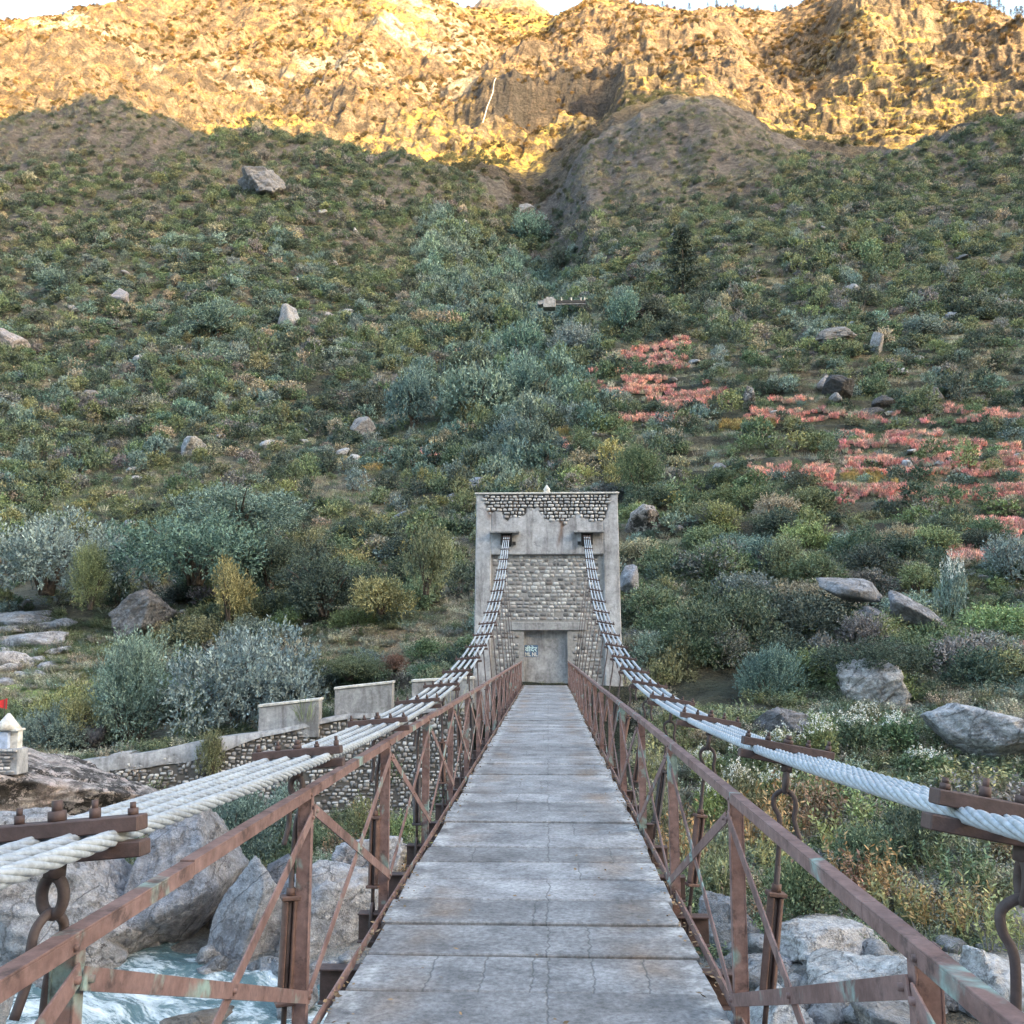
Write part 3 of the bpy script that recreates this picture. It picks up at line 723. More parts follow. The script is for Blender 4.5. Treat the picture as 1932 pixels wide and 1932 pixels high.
def hook_mesh():     # bent rod hooked through the eye, its loose end pointing away
    mb = MB()
    pts = [(0, -0.004, -0.62), (0, -0.004, -0.40), (0, -0.012, -0.25), (0, -0.040, -0.195), (0, -0.043, -0.148), (0, 0.0, -0.116), (0, 0.043, -0.14), (0, 0.054, -0.19), (0, 0.052, -0.24), (0, 0.085, -0.325)]
    def cr(p, k=5):
        p = [np.array(q) for q in p]; o = []
        for i in range(len(p) - 1):
            a, b, c, d = p[max(i - 1, 0)], p[i], p[i + 1], p[min(i + 2, len(p) - 1)]
            for t in np.linspace(0, 1, k, endpoint=False): o.append(0.5 * (2 * b + (c - a) * t + (2 * a - 5 * b + 4 * c - d) * t * t + (3 * b - a - 3 * c + d) * t ** 3))
        return o + [p[-1]]
    mb.tube(cr(pts), 0.0120, 8); return mb.mesh('hook_rod', M['black_s'])
me_hook = hook_mesh()
def turnbuckle_mesh(h):
    mb = MB()
    for sx in (-1, 1):
        n = 10; prof = [(0.024 * math.cos(a), 0.029 * math.sin(a)) for a in np.linspace(-math.pi / 2, math.pi / 2, n)]
        mb.prism([(sx * (0.012 + q[0]), q[1]) for q in prof], None, lambda p, k: (p[0], p[1], -h / 2 + k * h))
    mb.box((0, 0, h / 2 + 0.012), (0.086, 0.062, 0.020)); mb.box((0, 0, -h / 2 - 0.012), (0.086, 0.062, 0.020))
    mb.tube([(0, 0, h / 2 + 0.02), (0, 0, h / 2 + 0.055)], 0.022, 6)
    return mb.mesh('turnbuckle', M['steel2'], 0.004)
M['steel2'] = m_steel('rusty_turnbuckle', (0.105, 0.062, 0.052), (0.165, 0.10, 0.085), 0.95)
M['steel3'] = m_steel('dark_turnbuckle', (0.055, 0.05, 0.055), (0.09, 0.08, 0.085), 0.95)
me_turn = turnbuckle_mesh(0.43); me_turn2 = me_turn.copy(); me_turn2.materials[0] = M['steel3']
def rod_mesh(L):
    mb = MB(); mb.tube([(0, 0, 0), (0, 0, L)], 0.0125, 8); return mb.mesh('hanger_rod', M['black_s'])
def eye_mesh():      # loop that takes the beam bracket
    mb = MB(); pts = [(0, 0.055 * math.sin(a), -0.02 - 0.09 * (1 - math.cos(a))) for a in np.linspace(-2.6, 2.6, 18)]
    mb.tube(pts, 0.012, 7); mb.box((0, 0, -0.22), (0.05, 0.016, 0.17)); return mb.mesh('beam_eye', M['black_s'])
me_eye = eye_mesh()
YK = [Y0 + k * P for k in range(-3, 17)] + [TY - 0.95, TY - 0.35]
for sgn in (-1, 1):
    for k, yy in enumerate(YK):
        k2 = min(1.0, max(0.0, (yy - 30) / 11.0)); tl = TILT[sgn] * (1 - k2)
        c = Vector(((cable_centre(yy, sgn, -0.046) + cable_centre(yy, sgn, 0.046)) / 2))
        slope = math.atan(2 * 0.0048 * (yy - 7.5))
        sx = 1 - 0.22 * k2
        cl = empty('cable_clamp', c); cl.parent = bridge; cl.rotation_euler = (slope, sgn * tl, 0); cl.scale = (sx, 1, 1)
        link('clamp_bar', me_bar, cl, (0, 0, 0.029)); link('clamp_bar', me_bar, cl, (rnd.uniform(-.008, .008) - sgn * 0.012, 0, -0.029))
        for q in range(5):
            xx = (q - 2) * 0.092
            link('bolt', me_bigbolt if q == 2 else me_bolt, cl, (xx, 0, 0.046), (0, 0, rnd.uniform(0, 1)), (1, 1, rnd.uniform(0.7, 1.15)))
        if yy > TY - 1.0: continue
        # hanger leans out from the beam end up to the clamp
        bot = Vector((sgn * 1.065 + XC, yy, -0.20)); top = c + Vector((sgn * math.sin(tl) * 0, 0, -0.045))
        d = top - bot; L = d.length; lean = math.atan2(d.x, d.z)
        hg = empty('hanger', top); hg.parent = bridge; hg.rotation_euler = (0, lean, 0)
        if L > 1.15:
            link('shackle', me_link, hg, (0, 0, 0), (0, 0, R(80) if sgn > 0 else R(-15))); link('hook_rod', me_hook, hg, (0, 0.0, 0), (0, 0, R(-100) if sgn > 0 else R(165)), (1, 1, 1))
            h = 0.52
            zt = -0.80 if L < 1.6 else -(L - 0.72)
            link('hanger_rod', rod_mesh(L - 0.47), hg, (0, 0, -L + 0.02))
            link('turnbuckle', me_turn if (k % 3) else me_turn2, hg, (0, 0, zt), (0, 0, rnd.uniform(-.5, .5)))
        else:
            link('hanger_rod', rod_mesh(L), hg, (0, 0, -L))
        link('beam_eye', me_eye, hg, (0, 0, -L + 0.13))

# ------------------------------------------------------------------ the tower at the far end
TX = 0.12
def zt(v): return at(1034, v, TY).z
tower = tag(empty('bridge_tower', (TX, TY, 0)), 'tall rectangular plaster and masonry bridge tower at the far end of the deck', 'tower')
D = 2.2; HT = zt(932); PB = zt(1046); ZB = -5.0
def hw(z): return 3.06 + (HT - z) * 0.012
def grid_front(x0f, x1f, z0, z1, yf, step, mb_extra=None):
    pass
def mort_mask(x, z):
    """where the plaster has fallen off the head of the tower"""
    low = 7.45 - 0.9 * (fbm(x + 40, z * 0.6, 0.9, 4, 401) - 0.35) - 0.55 * np.exp(-((x - 0.55) / 0.75) ** 2) - 0.30 * np.exp(-((x + 1.45) / 0.5) ** 2) - 0.25 * np.exp(-((x - 1.6) / 0.6) ** 2)
    low = low + 0.5 * (fbm(x + 11, z, 0.28, 3, 402) - 0.5)
    low = low + 0.35 * np.exp(-((x + 0.55) / 0.28) ** 2)
    edge = 2.75 + 0.25 * (z - 7.9)
    return sst(low - 0.03, low + 0.05, z) * sst(edge + 0.04, edge - 0.08, np.abs(x)) * (z < HT - 0.02)
def stain_mask(x, z):
    a = np.exp(-((x - 0.56 - 0.08 * np.sin(z * 3)) / 0.085) ** 2) * sst(5.5, 6.2, z) * (1 - sst(7.2, 7.6, z))
    b = np.exp(-((x + 1.35) / 0.14) ** 2) * sst(7.2, 7.5, z) + np.exp(-((x + 2.5) / 0.13) ** 2) * sst(6.9, 7.2, z) * (1 - sst(7.5, 7.7, z))
    return np.clip(a + 0.8 * b, 0, 1)
# plaster frame: two side piers, head beam -- a gridded front skin on a solid box
def skin(name, x0, x1, z0, z1, y0, depth, taper=True, nx=None):
    nx = nx or max(2, int((x1 - x0) / 0.05)); nz = max(2, int((z1 - z0) / 0.05))
    xs = np.linspace(x0, x1, nx + 1); zs = np.linspace(z0, z1, nz + 1)
    gx, gz = np.meshgrid(xs, zs)
    if taper: gx = gx * np.where(np.abs(gx) > 3.0, hw(gz) / 3.06, 1.0)
    bump = 0.012 * (fbm(gx * 1.0 + 9, gz, 0.7, 3, 411) - 0.5)
    inner = np.ones_like(gx); inner[0] = inner[-1] = 0; inner[:, 0] = inner[:, -1] = 0
    mk = mort_mask(gx, gz)
    gy = y0 + (bump + 0.030 * mk) * inner
    V = np.stack([gx, gy, gz], -1).reshape(-1, 3); n, m = nx + 1, nz + 1; i = np.arange(n * m).reshape(m, n)
    Q = [np.stack([i[:-1, :-1], i[:-1, 1:], i[1:, 1:], i[1:, :-1]], -1).reshape(-1, 4)]
    # back and sides
    per = np.concatenate([i[0, :], i[1:, -1], i[-1, -2::-1], i[-2:0:-1, 0]])
    b = len(V); Vb = V[per].copy(); Vb[:, 1] = y0 + depth; k = len(per); j = np.arange(k)
    Q.append(np.stack([per[(j + 1) % k], per, b + j, b + (j + 1) % k], -1))
    V = np.concatenate([V, Vb])
    me = quads_mesh(name, V, np.concatenate(Q), [M['plaster']], False)
    vfloat(me, 'mortar', np.concatenate([mk.ravel(), np.zeros(k)])); vfloat(me, 'stain', np.concatenate([stain_mask(gx, gz).ravel(), np.zeros(k)]))
    return me
PW = 2.42   # inner edge of the piers
link('pier', skin('pier', -3.06, -PW, ZB, HT, 0, D), tower)
link('pier', skin('pier', PW, 3.06, ZB, HT, 0, D), tower)
link('head_beam', skin('head_beam', -PW, PW, PB, HT, 0, D), tower)
# recessed panel (round the doorway) of coursed stone in grey mortar
dx0, dx1 = at(988.5, 1230, TY).x - TX, at(1071, 1230, TY).x - TX; DZ = zt(1189); LZ = zt(1174)
YR = 0.14
mb = MB()
for a, b, z0, z1 in ((-PW + 0.001, dx0, ZB, DZ), (dx1, PW - 0.001, ZB, DZ), (-PW + 0.001, PW - 0.001, LZ, PB - 0.001)):
    mb.box(((a + b) / 2, YR + 0.9, (z0 + z1) / 2), (b - a, 1.8, z1 - z0))
mb.build('stone_panel', M['grey_mortar'], tower)
mb = MB(); mb.box((0.03, YR + 0.9 - 0.045, (DZ + LZ) / 2), (2 * 1.62, 1.86, LZ - DZ - 0.004))
me = mb.mesh('lintel', M['plaster_plain'], 0.01); link('lintel', me, tower)
mb = MB()
for a, b in ((-PW + 0.002, 0.03 - 1.622), (0.03 + 1.622, PW - 0.002)): mb.box(((a + b) / 2, YR + 0.9, (DZ + LZ) / 2), (b - a, 1.8, LZ - DZ - 0.002))
mb.build('stone_panel', M['grey_mortar'], tower)

def stones(x0f, z0, z1, y, hrow, wmean, keep, seed, dep=0.03, gap=0.018, messy=0.0):
    """courses of rounded stones as one mesh"""
    r = random.Random(seed); mb_v, mb_q = [], []
    z = z0
    while z < z1 - 0.02:
        h = hrow * r.uniform(0.85, 1.15); xa, xb = x0f(z)
        x = xa - r.random() * wmean
        while x < xb:
            wd = wmean * r.uniform(0.55, 1.45)
            cx, cz = x + wd / 2, z + h / 2 + r.uniform(-1, 1) * messy * h
            if cx - wd / 2 > xa and cx + wd / 2 < xb and keep(cx, cz, wd, h, r):
                hx, hz = (wd - gap) / 2 * (1 - messy * r.random()), (h - gap) / 2 * (1 + messy * r.uniform(-1.4, .9))
                d = dep * r.uniform(0.6, 1.3); b = len(mb_v)
                jit = lambda q: r.uniform(-q, q)
                ring1 = []; ring2 = []
                for t in range(8):
                    a = 2 * math.pi * (t + 0.5) / 8; ca, sa = math.cos(a), math.sin(a)
                    e = 0.55
                    px_ = math.copysign(abs(ca) ** e, ca) * hx + jit(0.007); pz_ = math.copysign(abs(sa) ** e, sa) * hz + jit(0.007)
                    ring1.append((cx + px_, y, cz + pz_)); ring2.append((cx + px_ * 0.78, y - d, cz + pz_ * 0.72))
                mb_v += ring1 + ring2 + [(cx + jit(.01), y - d * 1.12, cz + jit(.01))]
                for t in range(8):
                    mb_q.append((b + t, b + (t + 1) % 8, b + 8 + (t + 1) % 8, b + 8 + t))
                    if t % 2 == 0: mb_q.append((b + 8 + t, b + 8 + (t + 1) % 8, b + 8 + (t + 2) % 8, b + 16))
            x += wd
        z += h
    return mb_v, mb_q
def build_stones(name, vq, mat, parent):
    if not vq[0]: return None
    return link(name, quads_mesh(name, vq[0], vq[1], [mat], False), parent)
kp = lambda x, z, w_, h_, r: mort_mask(np.array([x]), np.array([z]))[0] > 0.5
build_stones('exposed_masonry', stones(lambda z: (-2.98, 2.98), 6.45, HT - 0.06, 0.012, 0.152, 0.215, kp, 5, 0.045, 0.03, 0.12), m_stone('pale_stone', (0.36, 0.36, 0.37), (0.68, 0.67, 0.67)), tower)
def kp2(x, z, w_, h_, r):
    if dx0 - 0.16 - w_ / 2 < x < dx1 + 0.16 + w_ / 2 and z < DZ + 0.1: return False
    if abs(x - 0.03) < 1.64 + w_ / 2 and DZ - 0.08 < z < LZ + 0.08: return False
    return r.random() < 0.97
PST = m_stone('panel_stone', (0.13, 0.13, 0.135), (0.60, 0.60, 0.60))
for q in (lambda x, z: z > LZ, lambda x, z: z <= LZ and x < 0, lambda x, z: z <= LZ and x > 0):
    build_stones('panel_masonry', stones(lambda z: (-PW + 0.03, PW - 0.03), -3.2, PB - 0.03, YR - 0.001, 0.165, 0.235, lambda x, z, w_, h_, r, q=q: kp2(x, z, w_, h_, r) and q(x, z), 6, 0.026, 0.022, 0.12), PST, tower)
mb = MB(); mb.box((0, D / 2, HT + 0.035), (6.26, D + 0.14, 0.07)); mb.build('coping', M['whitewash'], tower, bevel=0.01)
mb = MB(); mb.tube([(0, 0.3, HT + 0.07), (0, 0.3, HT + 0.20), (0, 0.3, HT + 0.24), (0, 0.3, HT + 0.36), (0, 0.3, HT + 0.46)], [0.17, 0.13, 0.16, 0.08, 0.01], 8); mb.build('finial', M['whitewash'], tower)
# cable saddles
for sgn in (-1, 1):
    sx = CXC - TX + sgn * float(cab_x(TY)); zs = cab_z(TY)
    sd = empty('cable_saddle', (sx, 0, zs)); sd.parent = tower
    mb = MB(); mb.box((sgn * 0.08, -0.16, 0.13), (1.28, 0.42, 0.085)); mb.build('ledge', M['plaster_plain'], sd, bevel=0.01)
    mb = MB()
    for e in (-1, 1): mb.box((e * 0.225, -0.10, -0.17), (0.045, 0.26, 0.50))
    mb.box((0, -0.016, -0.2), (0.40, 0.03, 0.56)); mb.box((-sgn * 0.33, -0.06, -0.34), (0.14, 0.16, 0.13)); mb.build('niche_shade_and_bracket', M['black'], sd, bevel=0.004)  # black plates stand in for the niche's shade round the cables, plus a bracket

# plaster infill set back in the portal
WY = TY + 0.42
pw = empty('portal_infill', (0.1 - TX, WY - TY, 0)); pw.parent = tower
pw_me = MB(); pw_me.box((0, 0.4, 1.0), (2.3, 0.8, 4.2)); pw_me.build('infill_face', M['plaster_plain'], pw)
a, b = at(989.5, 1218, WY), at(1015, 1240, WY)
nx0, nx1, nz0, nz1 = a.x - 0.1, b.x - 0.1, b.z, a.z
M['sign_blue'] = m_plain('faded_blue_paint', (0.09, 0.16, 0.27), 0.8, 0.35, 6.0, 0.002)
M['sign_cyan'] = m_plain('pale_cyan_paint', (0.62, 0.84, 0.88), 0.8, 0.1, 6.0, 0.002)
nb = MB(); nb.box(((nx0 + nx1) / 2, -0.006, (nz0 + nz1) / 2 + 0.02), (nx1 - nx0, 0.008, (nz1 - nz0) * 1.0)); notice = nb.build('notice', M['sign_blue'], pw); notice['label'] = 'faded blue painted notice with two lines of white lettering'
def sign_text(body, x, z, size, mat):
    cu = bpy.data.curves.new('t', 'FONT'); cu.body = body; cu.size = size; cu.extrude = 0.002; cu.offset = 0.006
    o = bpy.data.objects.new('t', cu); COL.objects.link(o)
    bpy.context.view_layer.update()
    me = bpy.data.meshes.new_from_object(o.evaluated_get(bpy.context.evaluated_depsgraph_get()))
    bpy.data.objects.remove(o); me.name = 'lettering'; me.materials.clear(); me.materials.append(mat)
    xs = [v.co.x for v in me.vertices] or [0]; wd = max(xs) - min(xs)
    return me, wd
for body, z, hgt, mat in (('\u0935\u0940\u0926\u0947\u0930', nz0 + (nz1 - nz0) * 0.50, 0.27, M['sign_cyan']), ('ML NL', nz0 + (nz1 - nz0) * 0.10, 0.22, M['white'])):
    me, wd = sign_text(body, 0, 0, hgt, mat)
    k = (nx1 - nx0) * 0.9 / max(wd, 0.05)
    link('lettering', me, notice, (nx0 + (nx1 - nx0) * 0.05, -0.013, z), (math.pi / 2, 0, 0), (k, 1, 1))

# ------------------------------------------------------------------ retaining wall and parapets left of the tower
xs = np.concatenate([np.linspace(-22.5, -2.95, 160)])
rw = tag(empty('retaining_wall', (-3.0, 40.2, 0)), 'long rubble stone retaining wall with a pale plastered cap, sloping down to the left of the tower', 'wall')
def wall_body():
    V = []; n = len(xs)
    zs_n = 60
    for i, x in enumerate(xs):
        top = wall_top(x) + 0.05 * math.sin(x * 1.3) + (0.12 if -17.0 < x < -16.2 else 0)
        for j in range(zs_n):
            t = j / (zs_n - 1); z = -7.0 + (top + 7.0) * t
            V.append((x, wall_y(x) - 0.28 - 0.45 * (1 - t), z))
    V = np.array(V); V[:, 1] += 0.10 * (fbm(V[:, 0] * 1.0, V[:, 2], 0.9, 3, 501) - 0.5)
    i = np.arange(n * zs_n).reshape(n, zs_n)
    Q = [np.stack([i[:-1, :-1], i[1:, :-1], i[1:, 1:], i[:-1, 1:]], -1).reshape(-1, 4)]
    b = len(V); back = V[i[:, -1]].copy(); back[:, 1] += 0.75
    V = np.concatenate([V, back]); j = np.arange(n - 1)
    Q.append(np.stack([i[:-1, -1], i[1:, -1], b + j + 1, b + j], -1))
    return quads_mesh('wall_core', V, np.concatenate(Q), [M['mortar']], False)
link('wall_core', wall_body(), rw, (3.0, -40.2, 0))
def wall_stones():
    vs, qs = stones(lambda z: (-22.4, -3.0), -7.0, -0.7, 0, 0.155, 0.21, lambda x, z, w_, h_, r: z + h_ / 2 < wall_top(x) - 0.10 and (r.random() < 0.95), 9, 0.06, 0.012, 0.33)
    V = np.array(vs)
    tp = wall_top(V[:, 0]); t = (V[:, 2] + 7.0) / (tp + 7.0)
    V[:, 1] += wall_y(V[:, 0]) - 0.28 - 0.45 * (1 - t) + 0.10 * (fbm(V[:, 0], V[:, 2], 0.9, 3, 501) - 0.5)
    return V, qs
V, qs = wall_stones()
link('wall_stones', quads_mesh('wall_stones', V, qs, [M['wall_stone']], False), rw, (3.0, -40.2, 0))
# plaster on the upper left stretch, pale cap
def cap():
    V, Q = [], []
    for x in xs[::2]:
        t = wall_top(x) + 0.05 * math.sin(x * 1.3) + (0.12 if -17.0 < x < -16.2 else 0); y = wall_y(x)
        dz = 0.16 + 0.5 * float(sst(-11.0, -13.5, x)) * (0.6 + 0.8 * fbm(np.array([x]), np.array([0.0]), 1.4, 2, 511)[0])
        V += [(x, y - 0.36 - 0.05, t - dz), (x, y - 0.36, t + 0.03), (x, y + 0.45, t + 0.05), (x, y + 0.45, t - 0.2)]
    n = len(V) // 4
    for i in range(n - 1):
        for k in range(3): Q.append((4 * i + k, 4 * i + 4 + k, 4 * i + 5 + k, 4 * i + k + 1))
    return quads_mesh('wall_cap', V, Q, [M['plaster_plain']], False)
link('wall_cap', cap(), rw, (3.0, -40.2, 0))
def parapet(u0, u1, v0, v1, vb, Y, label, steps=False):
    a, b = at(u0, vb, Y), at(u1, vb, Y); tl, tr = at(u0, v0, Y).z, at(u1, v1, Y).z
    o = tag(empty('parapet_block', ((a.x + b.x) / 2, Y, 0)), label, 'parapet')
    mb = MB(); x0, x1 = a.x - o.location.x, b.x - o.location.x; z0 = min(a.z, b.z) - 0.5
    f = [(x0, z0), (x1, z0), (x1, tr - 0.11), (x0, tl - 0.11)]
    mb.prism(f, None, lambda p, k: (p[0], -0.25 + 0.55 * k, p[1])); mb.build('block', M['plaster_plain'], o, bevel=0.015)
    mb = MB(); f = [(x0 - .03, tl - 0.105), (x1 + .03, tr - 0.105), (x1 + .03, tr), (x0 - .03, tl)]
    mb.prism(f, None, lambda p, k: (p[0], -0.30 + 0.65 * k, p[1])); mb.build('cap', M['whitewash'], o, bevel=0.015)
    return o
parapet(491, 604, 1329, 1316, 1366, 38.75, 'low plastered parapet block on the retaining wall, second of its row from the tower')
parapet(633, 741, 1296, 1284, 1350, 39.35, 'taller plastered parapet block with a stepped cap on the wall, next to the silver bush')
parapet(778, 893, 1282, 1276, 1340, 40.05, 'grey parapet block joining the left foot of the bridge tower')
# ------------------------------------------------------------------ rocks
def ico(sub):
    bm = bmesh.new(); bmesh.ops.create_icosphere(bm, subdivisions=sub, radius=1)
    V = np.array([v.co for v in bm.verts]); Fc = np.array([[v.index for v in f.verts] for f in bm.faces]); bm.free(); return V, Fc
_IC = {k: ico(k) for k in (3, 4, 5, 6)}
def rock_mesh(seed, sub=4, planes=13, sharp=14.0, rough=0.06, flat=None, top=None):
    r = np.random.default_rng(seed); d, Fc = _IC[sub]
    sharp = sharp * 2.6; planes += 4; nrm = r.normal(size=(planes, 3)); nrm /= np.linalg.norm(nrm, axis=1, keepdims=True)
    off = r.uniform(0.62, 1.0, planes)
    if flat is not None: nrm[0] = (0.08, 0.05, 1); nrm[0] /= np.linalg.norm(nrm[0]); off[0] = flat
    dp = np.maximum(d @ nrm.T, 1e-3) / off[None, :]
    rad = 1.0 / (np.sum(np.maximum(dp, 0) ** sharp, axis=1) ** (1 / sharp))
    V = d * np.minimum(rad, 1.35)[:, None]
    q = V * 1.0 + seed
    n = (fbm(q[:, 0] + 0.7 * q[:, 2], q[:, 1] - 0.6 * q[:, 2], 0.75, 5, seed) - 0.5) + 0.6 * (fbm(q[:, 2] + 3, q[:, 0] * 0.8 + q[:, 1] * 0.5, 0.35, 4, seed + 5, True) - 0.5)
    n = n + 0.45 * (fbm(q[:, 1] * 1.1 + 0.4 * q[:, 2], q[:, 2] - 0.3 * q[:, 0], 0.14, 3, seed + 9, True) - 0.5)
    axs = nrm[0]; oth = nrm[1]
    n = n + 0.55 * (vn(q @ axs * 5.0, q @ oth * 0.9, seed + 3) - 0.5) + 0.3 * (vn(q @ axs * 13.0, q @ oth * 2.0, seed + 4) - 0.5)
    V = V * (1 + rough * 2.6 * n)[:, None]
    lo, hi = V.min(0), V.max(0); V = (V - (lo + hi) / 2) / ((hi - lo) / 2)
    me = quads_mesh('boulder', V, Fc, [M['rock']], True)
    return me
_RM = [rock_mesh(100 + i, 4, 9 + (i * 5) % 8, (9, 18, 28)[i % 3], 0.05 + 0.015 * (i % 3)) for i in range(12)]
_RS = [rock_mesh(140 + i, 3, 10, 16, 0.08) for i in range(8)]
def rock(name, u, v, w, h, label, Y=None, seed=None, rz=None, tilt=(0, 0), tint=(1, 1, 1), depth=1.0, cat='boulder', group=None, sub=None, planes=12, sharp=18, flat=None, sink=0.0, rough=0.06, mat=None):
    """u, v: middle of the rock in the photo, w, h: its size there in photo pixels"""
    if Y is None:
        p = hit1(u, v + h * 0.42); Y = p.y + px(w, p.y) * 0.3
    c = at(u, v, Y); sx = px(w, Y) / 2; sz = px(h, Y) / 2
    me = rock_mesh(seed, sub or 4, planes, sharp, rough, flat) if seed is not None else _RM[rnd.randrange(len(_RM))]
    if mat is not None: me.materials[0] = mat
    o = link(name, me, None, c, (tilt[0], tilt[1], rz if rz is not None and seed is not None and False else (rz or 0.0)), (sx, (sx + sz) / 2 * depth, sz))
    if rz is None: o.rotation_euler[2] = rnd.choice((0, math.pi)) + rnd.uniform(-.25, .25)
    o['tint'] = [float(t) for t in tint]
    tag(o, label, cat, group); return o
M['rock_lichen'] = m_rock('lichened_rock', (0.36, 0.34, 0.33), (0.03, 0.028, 0.027), 0.47, (0.37, 0.31, 0.295))
M['rock_white'] = m_rock('pale_granite', (0.44, 0.45, 0.47), (0.06, 0.06, 0.06), 0.66, (0.40, 0.39, 0.39))
rock('boulder', 60, 1515, 470, 250, 'huge lichen-spotted boulder carrying the small flagged shrine at the left edge', 30.5, 11, 0.2, tint=(1.35, 1.3, 1.28), sub=6, planes=11, sharp=20, mat=M['rock_lichen'], depth=0.9)
rock('boulder', 85, 1690, 400, 320, 'massive grey river boulder under the near left cable clamp', 26.8, 12, 0.1, tint=(1.35, 1.33, 1.33), sub=6, planes=12, sharp=22, depth=0.8)
rock('boulder', 120, 1830, 220, 150, 'undercut boulder standing in the river at the lower left', 25.3, 13, 0.4, tint=(1.15, 1.08, 1.0), sub=6, planes=9)
rock('boulder', 345, 1675, 190, 330, 'tall dark-faced boulder by the river left of the pointed one', 27.6, 14, 0.0, tint=(1.1, 1.1, 1.14), sub=6, planes=10, sharp=26, depth=0.9)
rock('boulder', 470, 1745, 135, 255, 'pointed upright boulder at the water edge under the left railing', 26.6, 15, 0.3, tilt=(0, 0.16), tint=(1.3, 1.3, 1.32), sub=6, planes=9, sharp=26, depth=0.8)
rock('boulder', 640, 1730, 250, 215, 'broad pale rock mass behind the second left railing post', 27.5, 16, 0.0, tint=(1.45, 1.46, 1.5), sub=6, planes=14, sharp=20)
rock('boulder', 690, 1640, 150, 130, 'jagged white rock pile between the wall bushes and the railing', 30.0, 17, 0.6, tint=(1.6, 1.6, 1.65), sub=6, planes=16, sharp=14, rough=0.11)
rock('boulder', 562, 1893, 72, 66, 'small rounded grey boulder at the river edge below the left post', 22.6, 18, 0.1, tint=(.85, .86, .88))
rock('boulder', 372, 1930, 125, 38, 'low wet brown rock breaking the river surface at the bottom', 21.8, 19, 0.1, tint=(.62, .52, .42), tilt=(0, -0.15))
rock('boulder', -2, 1890, 40, 90, 'pale rock cut off by the lower left picture corner', 21.5, 20, 0.1, tint=(1.25, 1.25, 1.25))
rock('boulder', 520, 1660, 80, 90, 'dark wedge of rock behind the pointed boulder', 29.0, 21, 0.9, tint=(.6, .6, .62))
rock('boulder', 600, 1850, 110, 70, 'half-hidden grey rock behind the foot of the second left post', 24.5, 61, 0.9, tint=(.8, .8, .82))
rock('boulder', 1572, 1795, 235, 110, 'flat-topped pale block of rock below the right railing brace', 22.3, 22, 0.05, tint=(1.1, 1.08, 1.08), sub=6, planes=8, sharp=34, flat=0.62, mat=M['rock_white'])
rock('boulder', 1645, 1905, 235, 190, 'large white boulder behind the lower right brace', 19.5, 23, 0.2, tint=(1.12, 1.12, 1.12), sub=6, planes=10, sharp=20, mat=M['rock_white'])
rock('boulder', 1478, 1935, 150, 140, 'cone-shaped pale boulder at the lower edge by the deck', 18.6, 24, 0.0, tint=(1.0, 1.02, 1.05), sub=6, planes=8, sharp=18, mat=M['rock_white'])
rock('boulder', 1900, 1885, 210, 160, 'bright white boulder with a black lichen patch in the lower right corner', 19.0, 25, 0.3, tint=(1.25, 1.25, 1.25), sub=6, planes=9, sharp=14, mat=M['rock_white'])
rock('boulder', 1368, 1745, 110, 110, 'blue-grey rounded boulder beside the right railing post', 23.0, 26, 0.3, tint=(.78, .82, .88), sub=6, planes=11)
rock('boulder', 1770, 1880, 110, 130, 'darker grey rock wedged between the two white boulders', 20.5, 27, 0.5, tint=(.75, .75, .77), sub=6)
rock('boulder', 1440, 1840, 130, 70, 'low white slab behind the right hanger foot', 21.6, 28, 0.5, tint=(1.2, 1.2, 1.22), flat=0.5)
rock('boulder', 1700, 1960, 170, 130, 'dark cracked rock at the bottom edge near the right post', 17.8, 62, 0.5, tint=(.8, .8, .8), sub=6)
rock('boulder', 1830, 1770, 120, 70, 'grey stone half buried in orange weeds on the right bank', 24.0, 63, 0.5, tint=(1.05, 1.05, 1.05))
rock('boulder', 1868, 1388, 215, 116, 'great smooth grey boulder on the slope at the right edge', 35.0, 29, 0.0, tint=(1.0, 1.02, 1.06), sub=6, planes=7, sharp=9, rough=0.045, mat=M['rock_white'])
rock('boulder', 1645, 1315, 125, 150, 'pale cliff-like rock face under the dark thicket', 40.5, 30, 0.0, tint=(1.15, 1.12, 1.1), sub=6, planes=12, sharp=24, rough=.12, mat=M['rock_white'])
rock('boulder', 1482, 1378, 135, 88, 'dark grey angular rock just above the right cable', 37.0, 31, 0.0, tint=(.72, .72, .76), sub=6, planes=10, sharp=26)
rock('boulder', 1605, 1110, 120, 50, 'tilted grey slab on top of the bush-covered overhang', 48.3, 32, 0.0, tilt=(0, 0.28), tint=(.95, .95, .97), sharp=26)
rock('boulder', 1722, 1162, 125, 48, 'long thin rock slab sloping down to the right from the overhang', 48.0, 33, 0.0, tilt=(0, 0.5), tint=(.92, .94, 1.0), sharp=30)
rock('boulder', 1665, 1180, 100, 52, 'jutting rock lip above the dark hollow', 47.6, 34, 0.0, tilt=(0, 0.4), tint=(.8, .8, .82), sharp=26)
rock('boulder', 1212, 985, 74, 72, 'white boulder with a black stained face beside the tower top', None, 35, 0.0, tint=(1.15, 1.15, 1.15), mat=M['rock_lichen'], sub=6)
rock('boulder', 1186, 1092, 40, 56, 'narrow pale rock against the right side of the tower', 52.0, 36, 0.0, tint=(1, 1, 1.05))
rock('boulder', 908, 911, 58, 27, 'flat white rock just above the left corner of the tower', None, 37, 0.0, tint=(1.25, 1.25, 1.3))
rock('boulder', 858, 943, 32, 24, 'small pale rock up left of the tower corner', None, 38, 0.0, tint=(1.2, 1.2, 1.2))
rock('boulder', 762, 975, 60, 24, 'grey low rock among shrubs left of the tower head', None, 39, 0.0, tint=(.9, .9, .95))
rock('boulder', 1580, 737, 62, 56, 'black pointed boulder on the grassy right slope', None, 40, 0.0, tint=(.25, .25, .26), sub=6)
